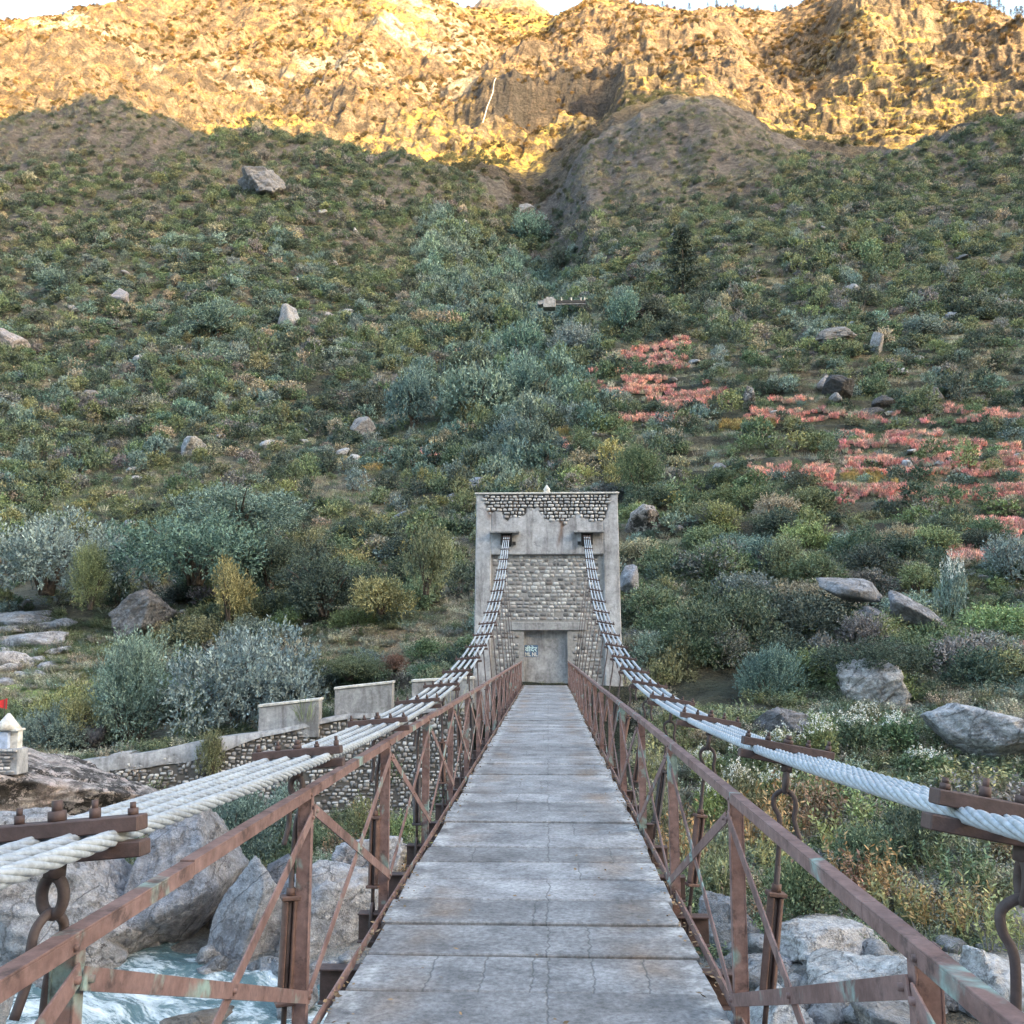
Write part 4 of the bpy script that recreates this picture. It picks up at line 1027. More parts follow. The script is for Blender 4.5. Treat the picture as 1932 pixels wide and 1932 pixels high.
rock('boulder', 1556, 728, 36, 44, 'pale rock leaning on the black pointed boulder', None, 41, 0.0, tint=(1.1, 1.0, .95))
rock('boulder', 1662, 762, 44, 34, 'small black boulder right of the pointed one', None, 42, 0.0, tint=(.24, .24, .25))
rock('boulder', 1640, 780, 54, 28, 'low dark boulder below the small black one', None, 43, 0.0, tint=(.3, .3, .32))
rock('boulder', 1758, 748, 36, 34, 'dark rounded boulder alone on the right slope', None, 44, 0.0, tint=(.4, .4, .4))
rock('boulder', 1413, 751, 24, 46, 'upright black and white rock between the red terraces', None, 45, 0.0, tint=(1.0, 1.0, 1.0), mat=M['rock_lichen'])
rock('outcrop', 1575, 640, 90, 46, 'broken grey outcrop on the crown of the right spur', None, 46, 0.0, tint=(.75, .73, .70), cat='rock outcrop', rough=.12, sub=6)
rock('outcrop', 1655, 650, 26, 50, 'thin pale rock fin right of the broken outcrop', None, 47, 0.0, tint=(1.1, 1.05, 1), cat='rock outcrop')
rock('outcrop', 492, 356, 105, 62, 'grey crag near the top of the left slope', None, 48, 0.0, tint=(.60, .62, .68), cat='rock outcrop', rough=.11, sub=6, planes=14, sharp=24)
rock('boulder', 268, 1160, 110, 78, 'grey slanting slab with a dark cleft on the left slope', 57.5, 49, 0.0, tilt=(0, -0.45), tint=(.85, .85, .88), sub=6, planes=9, sharp=28)
rock('boulder', 18, 652, 72, 62, 'big pale boulder at the left edge of the hillside', None, 50, 0.0, tint=(1.1, 1.02, 1.0), sub=6)
rock('boulder', 362, 846, 50, 46, 'bright white rough boulder on the lower left slope', None, 51, 0.0, tint=(1.35, 1.38, 1.38), rough=.12)
rock('boulder', 547, 598, 46, 56, 'cleft grey boulder halfway up the left slope', None, 52, 0.0, tint=(1.05, 1.05, 1.05), sharp=28)
rock('boulder', 557, 536, 38, 36, 'grey rock above the cleft boulder', None, 53, 0.0, tint=(1.0, 1.0, 1.02))
rock('boulder', 228, 565, 40, 46, 'leaning pale rock on the far left slope', None, 54, 0.0, tilt=(0, -0.4), tint=(1.1, 1.05, 1.08))
rock('boulder', 686, 810, 50, 50, 'pale rock under a dark overhanging bush', None, 55, 0.0, tint=(.95, .92, .9))
rock('boulder', 626, 502, 26, 26, 'lone grey rock high on the left slope', None, 56, 0.0, tint=(1.0, 1, 1))
rock('boulder', 612, 597, 46, 18, 'flat grey rock right of the cleft boulder', None, 57, 0.0, tint=(.95, .93, .95))
rock('boulder', 992, 398, 36, 24, 'pale rock at the head of the green gully', None, 58, 0.0, tint=(1.0, 1, 1.02))
rock('boulder', 170, 1402, 62, 72, 'round dark grey boulder under the bushes left of the wall', 41.0, 59, 0.0, tint=(.45, .45, .48))
rock('boulder', 120, 1072, 60, 26, 'pale low rock below the big sage bush on the left', None, 60, 0.0, tint=(1.0, .98, 1.05))
rock('boulder', 1040, 880, 16, 26, 'little white standing stone behind the tower', None, 64, 0.0, tint=(1.4, 1.4, 1.4))
rock('boulder', 1606, 550, 40, 26, 'striped grey rock above the pale terrace', None, 65, 0.0, tilt=(0, .5), tint=(1, 1, 1))
for u, v, w_, h_ in [(35, 1175, 160, 46), (70, 1212, 130, 44), (15, 1250, 120, 44), (105, 1180, 70, 30), (10, 1165, 90, 26), (70, 1160, 60, 18), (20, 1190, 80, 22), (95, 1182, 50, 18), (45, 1212, 90, 26), (10, 1230, 60, 20), (110, 1205, 44, 18), (100, 1232, 40, 18), (60, 1248, 52, 22), (15, 1262, 46, 24), (90, 1256, 36, 18), (45, 1275, 40, 18), (120, 1226, 30, 16), (8, 1288, 36, 20), (75, 1272, 30, 16), (30, 1245, 34, 18), (70, 1230, 30, 16), (5, 1208, 40, 18)]:
    rock('rock', u, v, w_, h_, 'pale flat rock in the stony bank above the green patch', None, None, tint=(1.5, 1.5, 1.55), cat='rock', group='pale rocks of the stony bank')
k = 0
for q in range(700):
    u, v = NR.uniform(0, 1932), NR.uniform(380, 1180)
    if k >= 190: break
    if 860 < u < 1200 and v > 900: continue
    if vn(np.array([u / 90.0]), np.array([v / 60.0]), 77)[0] < 0.46: continue
    p = hit1(u, v); w_ = NR.uniform(0.4, 1.0) ** 1.6 * 3.2 * min(1.0, max(.45, p.y / 170))
    side = 'left slope' if u < 1000 else 'right slope'
    o = link('rock', _RS[k % 8], None, p + Vector((0, 0, w_ * 0.22)), (NR.uniform(-.3, .3), NR.uniform(-.3, .3), NR.uniform(0, 6)), (w_ / 2, w_ / 2 * NR.uniform(.6, 1), w_ / 2 * NR.uniform(.35, .75)))
    t = NR.choice([0.8, 1.2, 1.6]); o['tint'] = [float(t)] * 3
    tag(o, 'small grey rock showing among the scrub of the ' + side, 'rock', 'small rocks on the ' + side); k += 1
for q in range(46):      # cobbles and blocks on the right bank
    u, v = NR.uniform(1330, 1932), NR.uniform(1790, 1932)
    p = hit1(u, v); w_ = NR.uniform(0.25, 0.9)
    o = link('rock', _RS[q % 8], None, p + Vector((0, 0, w_ * 0.15)), (NR.uniform(-.5, .5), NR.uniform(-.5, .5), NR.uniform(0, 6)), (w_ / 2, w_ / 2 * .8, w_ / 2 * .65))
    t = NR.uniform(0.6, 1.2); o['tint'] = [float(t)] * 3
    tag(o, 'loose grey stone lying between the white boulders of the right bank', 'rock', 'loose stones on the right bank')
for q in range(40):
    u, v = NR.uniform(150, 790), NR.uniform(1640, 1850)
    p = hit1(u, v); w_ = NR.uniform(0.3, 0.9)
    o = link('rock', _RS[q % 8], None, p + Vector((0, 0, w_ * 0.12)), (NR.uniform(-.5, .5), NR.uniform(-.5, .5), NR.uniform(0, 6)), (w_ / 2, w_ / 2 * .8, w_ / 2 * .65))
    t = NR.uniform(0.6, 1.15); o['tint'] = [float(t)] * 3
    tag(o, 'loose grey stone on the left bank between wall and river', 'rock', 'loose stones on the left bank')

# ------------------------------------------------------------------ plants
def unit(a): return a / (np.linalg.norm(a, axis=-1, keepdims=True) + 1e-9)
def leaves(pos, axis, nrm, l, w_):
    side = unit(np.cross(axis, nrm)); n = len(pos)
    l = np.broadcast_to(l, (n,))[:, None]; w_ = np.broadcast_to(w_, (n,))[:, None]
    V = np.stack([pos, pos + axis * l * 0.5 + side * w_ / 2, pos + axis * l, pos + axis * l * 0.5 - side * w_ / 2], 1)
    return V.reshape(-1, 3), np.arange(4 * n).reshape(n, 4)
def spray(seed, twigs=110, per=7, lobes=6, ll=0.15, lw=0.07, up=0.5, H=0.8, tw=(0.14, 0.30), spread=0.55, lr=(0.34, 0.52), shell=0.55):
    """leafy twigs pointing out of several overlapping domes; radius about 1, foot at z = 0"""
    r = np.random.default_rng(seed)
    a = r.uniform(0, 2 * np.pi, lobes); rr = spread * np.sqrt(r.uniform(0, 1, lobes)); rr[0] = 0
    c = np.stack([rr * np.cos(a), rr * np.sin(a), H * r.uniform(0.22, 0.74, lobes) * (1 - 0.35 * (rr / max(spread, .1)) ** 2)], 1); c[0, 2] = H * 0.55
    rad = r.uniform(*lr, lobes)
    k = r.integers(0, lobes, twigs); d = unit(r.normal(size=(twigs, 3)) + [0, 0, 0.25])
    b = c[k] + d * rad[k][:, None] * (shell + (1 - shell) * r.uniform(0, 1, (twigs, 1)) ** 0.5) * [1, 1, H]
    b[:, 2] = np.abs(b[:, 2])
    td = unit(d + [0, 0, up] + 0.35 * r.normal(size=(twigs, 3))); L = r.uniform(*tw, twigs)
    t = np.linspace(0.05, 1, per)
    pos = (b[:, None, :] + td[:, None, :] * (L[:, None] * t[None, :])[:, :, None]).reshape(-1, 3)
    ax = np.repeat(td, per, 0); n = len(pos)
    perp = unit(np.cross(ax, r.normal(size=(n, 3))))
    axis = unit(ax * 0.75 + perp * 0.8); nrm = unit(np.cross(axis, r.normal(size=(n, 3))) + [0, 0, 0.6])
    return leaves(pos, axis, nrm, ll * r.uniform(0.6, 1.25, n), lw * r.uniform(0.7, 1.2, n))
def stems(seed, n=10, H=0.8, r0=0.03, wob=0.5):
    r = random.Random(seed); mb = MB()
    for i in range(n):
        a = r.uniform(0, 6.28); o = r.uniform(.25, .75)
        p0 = Vector((r.uniform(-.08, .08), r.uniform(-.08, .08), -0.12)); p2 = Vector((o * math.cos(a), o * math.sin(a), H * r.uniform(.5, .85)))
        p1 = (p0 + p2) / 2 + Vector((0, 0, 0.12))
        mb.tube([p0, p0 * .5 + p1 * .5 + Vector((0, 0, .03)), p1, (p1 + p2) / 2 + Vector((0, 0, .04)), p2], [r0, r0 * .8, r0 * .6, r0 * .4, r0 * .15], 5)
    return mb
def shrub_me(name, seed, stem=8, **kw):
    V, Q = spray(seed, **kw)
    sm = stems(seed, stem, kw.get('H', 0.8))
    b = len(V); SV = np.array(sm.v); SQ = [[b + i for i in f] for f in sm.f if len(f) == 4]
    V = np.concatenate([V, SV]); Qa = np.concatenate([Q, np.array(SQ)]); mi = np.concatenate([np.zeros(len(Q)), np.ones(len(SQ))])
    return quads_mesh(name, V, Qa, [M['leaf'], M['bark']], False, mi)
# distant kinds (used hundreds of times) and nearer, finer ones
FARK = [shrub_me('shrub', 200 + i, 5, twigs=(120, 150, 100, 140, 110, 130)[i], per=7, lobes=(6, 10, 5, 8, 7, 4)[i], lr=(0.26, 0.48), spread=0.68, shell=0.65, ll=0.16, lw=0.075, H=(0.7, 0.6, 1.0, 0.75, 0.85, 1.2)[i], up=(0.4, 0.3, 0.9, 0.5, 0.6, 0.9)[i]) for i in range(6)]
NEARK = [shrub_me('shrub', 300 + i, 12, twigs=(620, 760, 560, 700, 640, 600)[i], per=9, lobes=(10, 14, 8, 12, 10, 7)[i], lr=(0.22, 0.42), spread=0.7, shell=0.65, ll=0.085, lw=0.036, H=(0.8, 0.7, 1.05, 0.8, 0.9, 1.25)[i], up=(0.5, 0.4, 0.9, 0.6, 0.7, 1.0)[i], tw=(0.14, 0.34)) for i in range(6)]
def flower_me(seed):
    V, Q = spray(seed, twigs=420, per=8, lobes=7, ll=0.10, lw=0.045, H=0.95, up=0.8)
    r = np.random.default_rng(seed + 1)
    n = 70; c = V[Q[:, 2]]; top = c[np.argsort(-(c[:, 2] + 0.35 * r.random(len(c))))[:n * 6]][::6]
    fp = (top[:, None, :] + r.normal(size=(n, 9, 3)) * 0.028 + [0, 0, 0.03]).reshape(-1, 3); m = len(fp)
    ax = unit(r.normal(size=(m, 3)) + [0, 0, .4]); FV, FQ = leaves(fp, ax, unit(r.normal(size=(m, 3)) + [0, 0, 1]), 0.045, 0.04)
    return quads_mesh('flowering_shrub', np.concatenate([V, FV]), np.concatenate([Q, FQ + len(V)]), [M['leaf'], M['white']], False, np.concatenate([np.zeros(len(Q)), np.ones(len(FQ))]))
FLOW = [flower_me(400), flower_me(404)]
def weed_me(seed):       # upright weedy clump: bracken, dock, balsam going orange
    r = np.random.default_rng(seed); n = 46; per = 13
    a = r.uniform(0, 6.28, n); rr = 0.75 * np.sqrt(r.random(n)); b = np.stack([rr * np.cos(a), rr * np.sin(a), 0 * a], 1)
    td = unit(np.stack([0.35 * np.cos(a) + .2 * r.normal(size=n), 0.35 * np.sin(a) + .2 * r.normal(size=n), np.ones(n)], 1)); L = r.uniform(0.5, 1.15, n)
    t = np.linspace(0.15, 1, per); pos = (b[:, None, :] + td[:, None, :] * (L[:, None] * t)[:, :, None]).reshape(-1, 3); m = len(pos)
    ax = unit(np.repeat(td, per, 0) * 0.45 + unit(np.cross(np.repeat(td, per, 0), r.normal(size=(m, 3)))))
    V, Q = leaves(pos, ax, unit(r.normal(size=(m, 3)) * .5 + [0, 0, 1]), 0.15 * r.uniform(.6, 1.3, m), 0.062)
    mb = MB()
    for i in range(n): mb.tube([(b[i, 0] * .15, b[i, 1] * .15, -.06), tuple(b[i]), tuple(b[i] + td[i] * L[i] * .9)], [.012, .010, .004], 4, cap=False)
    SQ = np.array(mb.f) + len(V)
    return quads_mesh('weed_clump', np.concatenate([V, np.array(mb.v)]), np.concatenate([Q, SQ]), [M['leaf']])
WEED = [weed_me(420), weed_me(421), weed_me(422)]
def tuft_me(seed, n=34, lean=0.5, h=(0.5, 1.0), w_=0.035, name='grass_tuft'):
    r = np.random.default_rng(seed); a = r.uniform(0, 6.28, n); rr = 0.45 * np.sqrt(r.random(n))
    b = np.stack([rr * np.cos(a), rr * np.sin(a), 0 * a - .03], 1); d = unit(np.stack([lean * np.cos(a) + .25 * r.normal(size=n), lean * np.sin(a) + .25 * r.normal(size=n), np.ones(n)], 1))
    L = r.uniform(*h, n)
    V, Q = leaves(b, d, unit(r.normal(size=(n, 3))), L, w_)
    d2 = unit(d + [0, 0, -0.5]); V2, Q2 = leaves(b + d * L[:, None] * .7, d2, unit(r.normal(size=(n, 3))), L * .45, w_ * .8)
    return quads_mesh(name, np.concatenate([V, V2]), np.concatenate([Q, Q2 + len(V)]), [M['leaf']])
TUFT = [tuft_me(440), tuft_me(441, 26, 0.8), tuft_me(442, 40, 0.35)]
CROP = [tuft_me(450, 60, 0.22, (0.6, 1.1), 0.11, 'crop_clump'), tuft_me(451, 50, 0.3, (0.5, 1.0), 0.13, 'crop_clump')]

PAL = dict(silver=(0.255, 0.31, 0.275), sage=(0.22, 0.285, 0.23), teal=(0.155, 0.23, 0.185), dark=(0.092, 0.124, 0.086), green=(0.155, 0.205, 0.105), olive=(0.225, 0.24, 0.115),
           yellow=(0.34, 0.325, 0.12), orange=(0.42, 0.25, 0.10), rust=(0.31, 0.17, 0.09), tan=(0.38, 0.32, 0.21), grey=(0.23, 0.215, 0.19), red=(0.74, 0.38, 0.35), pink=(0.82, 0.52, 0.44), lime=(0.26, 0.30, 0.12), straw=(0.50, 0.46, 0.33))
PAL = {k_: tuple((q * 0.97 + 0.14 * (sum(c_) / 3 - q)) * w_ for q, w_ in zip(c_, (0.97, 1.02, 1.10))) if k_ not in ('red', 'pink') else c_ for k_, c_ in PAL.items()}
def jit(c, a=0.18):
    k = 1 + NR.uniform(-a, a); return [float(max(0.01, q * k * (1 + NR.uniform(-.07, .07)))) for q in c]
NAMES = dict(silver='silver-grey', sage='sage green', teal='blue-green', dark='dark green', green='mid green', olive='olive', yellow='yellowing', orange='orange', rust='rusty brown', tan='dry tan', grey='grey-brown twiggy', lime='lime green')
def plant(me, u, v, w_, h_, pal, label, Y=None, name='shrub', cat='shrub', group=None, mesh_h=1.25):
    """u: middle, v: foot in the photo; w_, h_: size there"""
    p = at(u, v, Y) if Y else hit1(u, v)
    if Y: p.z = min(p.z, p.z)
    r_ = px(w_, p.y) / 2; hz = px(h_, p.y)
    o = link(name, me, None, p, (0, 0, NR.uniform(0, 6.28)), (r_, r_, hz / mesh_h))
    o['tint'] = jit(PAL[pal], 0.08); tag(o, label, cat, group); return o
def fine(seed, tw, per, ll, lw, H, up, lobes, twl=(0.12, 0.26), **kw): return shrub_me('shrub', seed, 14, twigs=tw, per=per, lobes=lobes, ll=ll, lw=lw, H=H, up=up, tw=twl, **kw)
BIG1 = fine(501, 2300, 10, 0.048, 0.021, 0.95, 0.35, 22, (0.08, 0.18), lr=(0.17, 0.33), spread=0.80, shell=0.72); BIG2 = fine(502, 1500, 13, 0.06, 0.020, 1.15, 0.9, 7, (0.2, 0.42)); BIG3 = fine(503, 2000, 10, 0.048, 0.021, 0.75, 0.4, 26, (0.08, 0.2), lr=(0.15, 0.30), spread=0.88, shell=0.7)
plant(BIG1, 468, 1396, 310, 240, 'silver', 'large rounded silver-grey bush behind the wall, right of the spiky one', 42.2, mesh_h=1.1)
plant(BIG2, 250, 1402, 190, 195, 'sage', 'tall spiky silver-green bush behind the wall, left of the rounded one', 41.5, mesh_h=1.35)
plant(BIG3, 108, 1415, 160, 110, 'sage', 'low blue-green bush between the shrine and the yellow bush', 41.0, mesh_h=0.95)
plant(NEARK[3], 152, 1372, 78, 78, 'yellow', 'small yellow autumn bush between the shrine and the spiky bush', 40.6)
plant(BIG3, 90, 1100, 290, 170, 'silver', 'wide pale sage bush at the left edge above the stony bank', 62.0, mesh_h=0.95)
plant(BIG3, 370, 1085, 300, 150, 'teal', 'wide blue-green bush left of the tower with darker foot', 60.0, mesh_h=0.95)
plant(BIG1, 445, 1010, 260, 110, 'sage', 'pale green bush above the wide blue-green one', 72.0, mesh_h=1.1)
plant(BIG1, 510, 1100, 150, 110, 'dark', 'dark purple-green bush right of the wide blue-green one', 61.0, mesh_h=1.1)
plant(BIG2, 170, 1140, 90, 110, 'lime', 'upright yellow-green bush under the wide sage bush', 58.0, mesh_h=1.35)
plant(NEARK[2], 432, 1160, 95, 110, 'yellow', 'pale yellow flowering bush left of the tower above the silver bush', 56.0)
plant(BIG1, 610, 1150, 190, 120, 'dark', 'broad dark green bush between the yellow bush and the tower', 57.0, mesh_h=1.1)
plant(NEARK[1], 720, 1150, 130, 90, 'yellow', 'olive and yellow bush closest to the tower on its left', 55.0)
plant(NEARK[5], 805, 1110, 110, 120, 'olive', 'olive bush touching the left edge of the tower', 54.0)
plant(BIG1, 660, 1278, 130, 50, 'green', 'mid green bush behind the taller parapet block', 43.5, mesh_h=1.1)
plant(NEARK[4], 810, 1288, 110, 45, 'green', 'mid green bush behind the grey parapet by the tower foot', 43.5)
plant(NEARK[0], 745, 1265, 60, 40, 'rust', 'small reddish bush behind the parapets left of the tower', 44.5)
plant(TUFT[0], 575, 1362, 60, 50, 'lime', 'pale tuft of grass growing against the plastered parapet block', 38.3, 'grass_tuft', 'grass tuft', mesh_h=1.0)
plant(TUFT[2], 850, 1350, 110, 60, 'tan', 'dry grey grass tuft in front of the parapet beside the tower', 39.2, 'grass_tuft', 'grass tuft', mesh_h=1.0)
plant(BIG1, 440, 1650, 190, 175, 'teal', 'dark blue-green bush at the wall foot above the pointed boulder', 33.5, mesh_h=1.1)
plant(NEARK[4], 570, 1660, 130, 130, 'green', 'green bush at the wall foot behind the second left post', 34.0)
plant(NEARK[2], 690, 1600, 110, 90, 'olive', 'olive bush at the foot of the wall seen through the railing brace', 34.5)
plant(NEARK[1], 770, 1610, 120, 100, 'lime', 'yellow-green bush at the wall foot nearest the deck', 34.5)
plant(NEARK[2], 530, 1570, 110, 90, 'sage', 'pale green bush against the stone wall below the plastered stretch', 35.8)
plant(NEARK[5], 402, 1465, 60, 85, 'olive', 'small bush with yellow tips growing out of the retaining wall', 37.6)
plant(BIG1, 1370, 1290, 280, 200, 'dark', 'large dark thicket right of the tower', 47.0, mesh_h=1.1)
plant(BIG1, 1530, 1245, 300, 150, 'dark', 'broad dark bush growing over the rock overhang', 49.5, mesh_h=1.1)
plant(BIG3, 1640, 1262, 190, 70, 'dark', 'low dark bush draped over the top of the pale rock face', 41.5, mesh_h=0.95)
plant(BIG2, 1455, 1340, 140, 110, 'teal', 'small blue-green bush in front of the dark thicket', 41.5, mesh_h=1.35)
plant(NEARK[2], 1278, 1320, 110, 120, 'olive', 'yellow-green bush between the tower foot and the dark thicket', 44.0)
plant(BIG1, 1765, 1300, 240, 130, 'green', 'wide green bush right of the pale rock face', 46.5, mesh_h=1.1)
plant(BIG3, 1880, 1330, 150, 80, 'sage', 'pale green bush just above the great smooth boulder', 42.0, mesh_h=0.95)
plant(NEARK[2], 1350, 1100, 170, 80, 'grey', 'grey twiggy bush above the large dark thicket', 58.0)
plant(BIG1, 1400, 1085, 200, 90, 'teal', 'spreading blue-green bush on the slope above the thicket', 62.0, mesh_h=1.1)
plant(NEARK[5], 1540, 1080, 60, 90, 'lime', 'bright upright bush above the rock overhang', 66.0)
plant(FLOW[0], 1800, 1180, 70, 130, 'silver', 'slender bush with silvery white leaves right of the overhang', 52.0, 'flowering_shrub')
plant(BIG2, 1205, 940, 110, 95, 'green', 'upright green bush above the right corner of the tower', None, mesh_h=1.35)
for u, v, w_, h_, pal, lab in [(780, 810, 120, 125, 'teal', 'round blue-green tree at the lower end of the gully, leftmost of three'), (895, 812, 170, 150, 'sage', 'pale blue-green tree at the lower end of the gully with spreading crown'), (1000, 790, 130, 120, 'teal', 'blue-green tree nearest the red terraces at the gully mouth'),
                          (985, 700, 130, 110, 'teal', 'dense tree in the gully left of the small red terraces'), (1080, 690, 110, 90, 'sage', 'pale tree beside the top of the red terraces'), (690, 790, 100, 70, 'dark', 'dark bush arching over the pale rock'), (410, 640, 120, 75, 'teal', 'big blue-green bush alone on the left slope'), (1180, 630, 90, 80, 'teal', 'blue-green tree below the small footbridge'),
                          (1000, 460, 90, 70, 'teal', 'tree in the narrow upper gully'), (1740, 640, 100, 50, 'sage', 'pale green bush on the far right slope'), (1060, 520, 70, 60, 'dark', 'dark tree just above the small footbridge'), (110, 560, 100, 60, 'teal', 'dense bush at the far left of the hillside')]:
    p = hit1(u, v)
    o = tag(empty('gully_tree' if 'tree' in lab else 'shrub', p, NR.uniform(0, 6)), lab, 'tree' if 'tree' in lab else 'shrub')
    r_ = px(w_, p.y) / 2; hz = px(h_, p.y)
    cr = link('crown', NEARK[int(NR.integers(0, 5))], o, (0, 0, hz * 0.12), (0, 0, 0), (r_, r_, hz / 1.2)); cr['tint'] = jit(PAL[pal], .05)
    mb = MB(); mb.tube([(0, 0, -0.5), (0.05 * r_, 0, hz * .25), (0, 0.06 * r_, hz * .55)], [r_ * .09, r_ * .07, r_ * .03], 7); mb.build('trunk', M['bark'], o)
for i, (u, v, w_, h_) in enumerate([(1420, 1480, 110, 80), (1480, 1450, 120, 80), (1545, 1440, 110, 80), (1610, 1420, 120, 80), (1400, 1540, 110, 90), (1330, 1480, 90, 70), (1690, 1420, 110, 70), (1470, 1530, 120, 80), (1340, 1560, 90, 80), (1750, 1470, 120, 60), (1640, 1390, 80, 60), (1540, 1400, 80, 60)]):
    plant(FLOW[i % 2], u, v, w_, h_, ('green', 'olive', 'lime')[i % 3], 'green bush dotted with small white flowers below the right cable', None, 'flowering_shrub', 'shrub', 'white-flowered bushes under the right cable', 1.2)
for i, (u, v, w_, h_, pal) in enumerate([(1290, 1640, 90, 110, 'orange'), (1350, 1690, 100, 120, 'olive'), (1300, 1720, 90, 90, 'green'), (1440, 1600, 110, 110, 'orange'), (1520, 1570, 120, 100, 'rust'), (1600, 1620, 120, 90, 'yellow'), (1480, 1660, 110, 90, 'yellow'), (1560, 1720, 130, 90, 'rust'),
                                    (1640, 1700, 120, 100, 'orange'), (1700, 1740, 120, 90, 'yellow'), (1780, 1760, 130, 90, 'orange'), (1870, 1780, 130, 100, 'yellow'), (1900, 1700, 120, 90, 'olive'), (1800, 1680, 120, 90, 'green'), (1720, 1640, 120, 90, 'olive'), (1840, 1620, 140, 90, 'olive'), (1780, 1570, 130, 80, 'grey'), (1880, 1540, 130, 80, 'grey'),
                                    (1650, 1560, 110, 80, 'lime'), (1560, 1510, 110, 70, 'lime'), (1700, 1520, 120, 70, 'olive'), (1240, 1560, 80, 90, 'olive'), (1230, 1480, 70, 80, 'yellow'), (1920, 1640, 100, 90, 'rust'), (1400, 1750, 100, 60, 'rust'), (1330, 1780, 90, 60, 'yellow'), (1840, 1500, 120, 60, 'yellow'), (1270, 1420, 80, 70, 'olive')]):
    plant(WEED[i % 3], u, v, w_ * 1.1, h_ * 1.1, pal, NAMES[pal] + ' clump of tall weeds on the right bank between boulders and flowering bushes', None, 'weed_clump', 'weeds', 'tall weeds on the right bank', 1.1)
plant(NEARK[3], 1300, 1375, 90, 60, 'olive', 'olive bush by the tower foot beside the small blue-green one', None)
plant(WEED[1], 1380, 1375, 90, 50, 'lime', 'low lime green weed clump behind the far right railing', None, 'weed_clump', 'weeds', None, 1.1)
plant(WEED[2], 1250, 1390, 70, 60, 'olive', 'olive weed clump nearest the right foot of the tower', None, 'weed_clump', 'weeds', None, 1.1)
plant(NEARK[0], 1525, 1735, 150, 140, 'green', 'leafy green bush among orange weeds behind the right brace', 23.6)
plant(NEARK[3], 1720, 1620, 150, 130, 'dark', 'dark leafy bush under the near right cable', 27.5)
plant(NEARK[1], 1640, 1640, 130, 110, 'green', 'green bush left of the dark leafy one on the right bank', 27.0)
for i, (u, v, w_, h_, pal) in enumerate([(700, 1560, 60, 50, 'orange'), (770, 1680, 80, 60, 'rust'), (640, 1620, 70, 50, 'rust'), (300, 1530, 90, 60, 'olive'), (210, 1470, 60, 50, 'tan'), (255, 1490, 60, 50, 'rust'), (340, 1480, 60, 50, 'olive'), (810, 1620, 70, 80, 'olive'), (840, 1540, 60, 60, 'green'), (740, 1530, 70, 70, 'green'), (480, 1500, 70, 50, 'rust')]):
    plant(WEED[i % 3], u, v, w_, h_, pal, NAMES[pal] + ' weed clump along the foot of the retaining wall', None, 'weed_clump', 'weeds', 'weeds along the retaining wall', 1.1)

# the dark conifer
p = hit1(1290, 578); o = tag(empty('conifer_tree', p), 'single dark ragged conifer left of the grassy right spur', 'tree')
def conifer_me(seed, tiers=15, per=12):
    r = np.random.default_rng(seed); P, A = [], []
    for t in range(tiers):
        z = 0.12 + 0.86 * t / tiers; rad = 0.42 * (1 - z) ** 0.8 * r.uniform(0.65, 1.1) + 0.03
        for k in range(per):
            a = r.uniform(0, 6.28); d = np.array([math.cos(a), math.sin(a), -0.12 + 0.3 * z])
            for q in np.linspace(0.12, 1, 13):
                for s_ in range(3): P.append([d[0] * rad * q, d[1] * rad * q, z + d[2] * rad * q + r.normal() * .008]); A.append(d + r.normal(size=3) * .6 + [0, 0, -.15])
    P = np.array(P); A = unit(np.array(A))
    return quads_mesh('crown', *leaves(P, A, unit(r.normal(size=P.shape) + [0, 0, .8]), 0.05, 0.017), [M['leaf']])
CON = conifer_me(600)
hz = px(165, p.y); c = link('crown', CON, o, (0, 0, 0), (0, 0, 0), (hz * .8, hz * .8, hz)); c['tint'] = [0.085, 0.11, 0.09]
mb = MB(); mb.tube([(0, 0, -1), (0, 0, hz * .5), (0, 0, hz * .95)], [hz * .022, hz * .014, hz * .004], 7); mb.build('trunk', M['bark'], o)
for u, v, w_, h_ in [(1225, 610, 90, 70), (1330, 590, 100, 60), (1262, 640, 80, 50), (1370, 560, 90, 50)]:
    plant(NEARK[1], u, v, w_, h_, 'dark', 'dark bush at the foot of the lone conifer', None, 'shrub', 'shrub', 'dark bushes round the lone conifer')
# pines along the skyline
PINE = conifer_me(610, 9, 6); PTR = MB(); PTR.tube([(0, 0, -.1), (0, 0, .9)], [.025, .006], 5); PTRM = PTR.mesh('trunk', M['bark'])
us = [1335, 1352, 1372, 1388, 1402, 1430, 1462, 1300, 1790, 1800, 1812, 1822, 1836, 1846, 1858, 1868, 1884, 1893, 1906, 1916, 1925, 1775, 1765, 1545, 1110, 1130, 1152, 1180, 1210, 1250]
YY = np.linspace(700, 1050, 240)
for i, u in enumerate(us):
    s, t = ray([u], [15]); zz = T(CX + s[0] * YY, YY); j = int(np.argmax((zz - CZ) / YY)); y = YY[j]
    hz = NR.uniform(6, 12) * (1.1 if u > 1750 else 0.7)
    p = Vector((CX + s[0] * y, y - 1, zz[j]))
    side = 'right end of the ridge' if u > 1700 else 'middle of the ridge'
    o = tag(empty('pine_tree', p, NR.uniform(0, 6)), 'tiny pine silhouetted on the skyline at the ' + side, 'tree', 'skyline pines at the ' + side)
    c = link('crown', PINE, o, (0, 0, 0), (0, 0, 0), (hz * .9, hz * .9, hz)); c['tint'] = jit((0.06, 0.055, 0.03))
    link('trunk', PTRM, o, (0, 0, 0), (0, 0, 0), (hz, hz, hz))

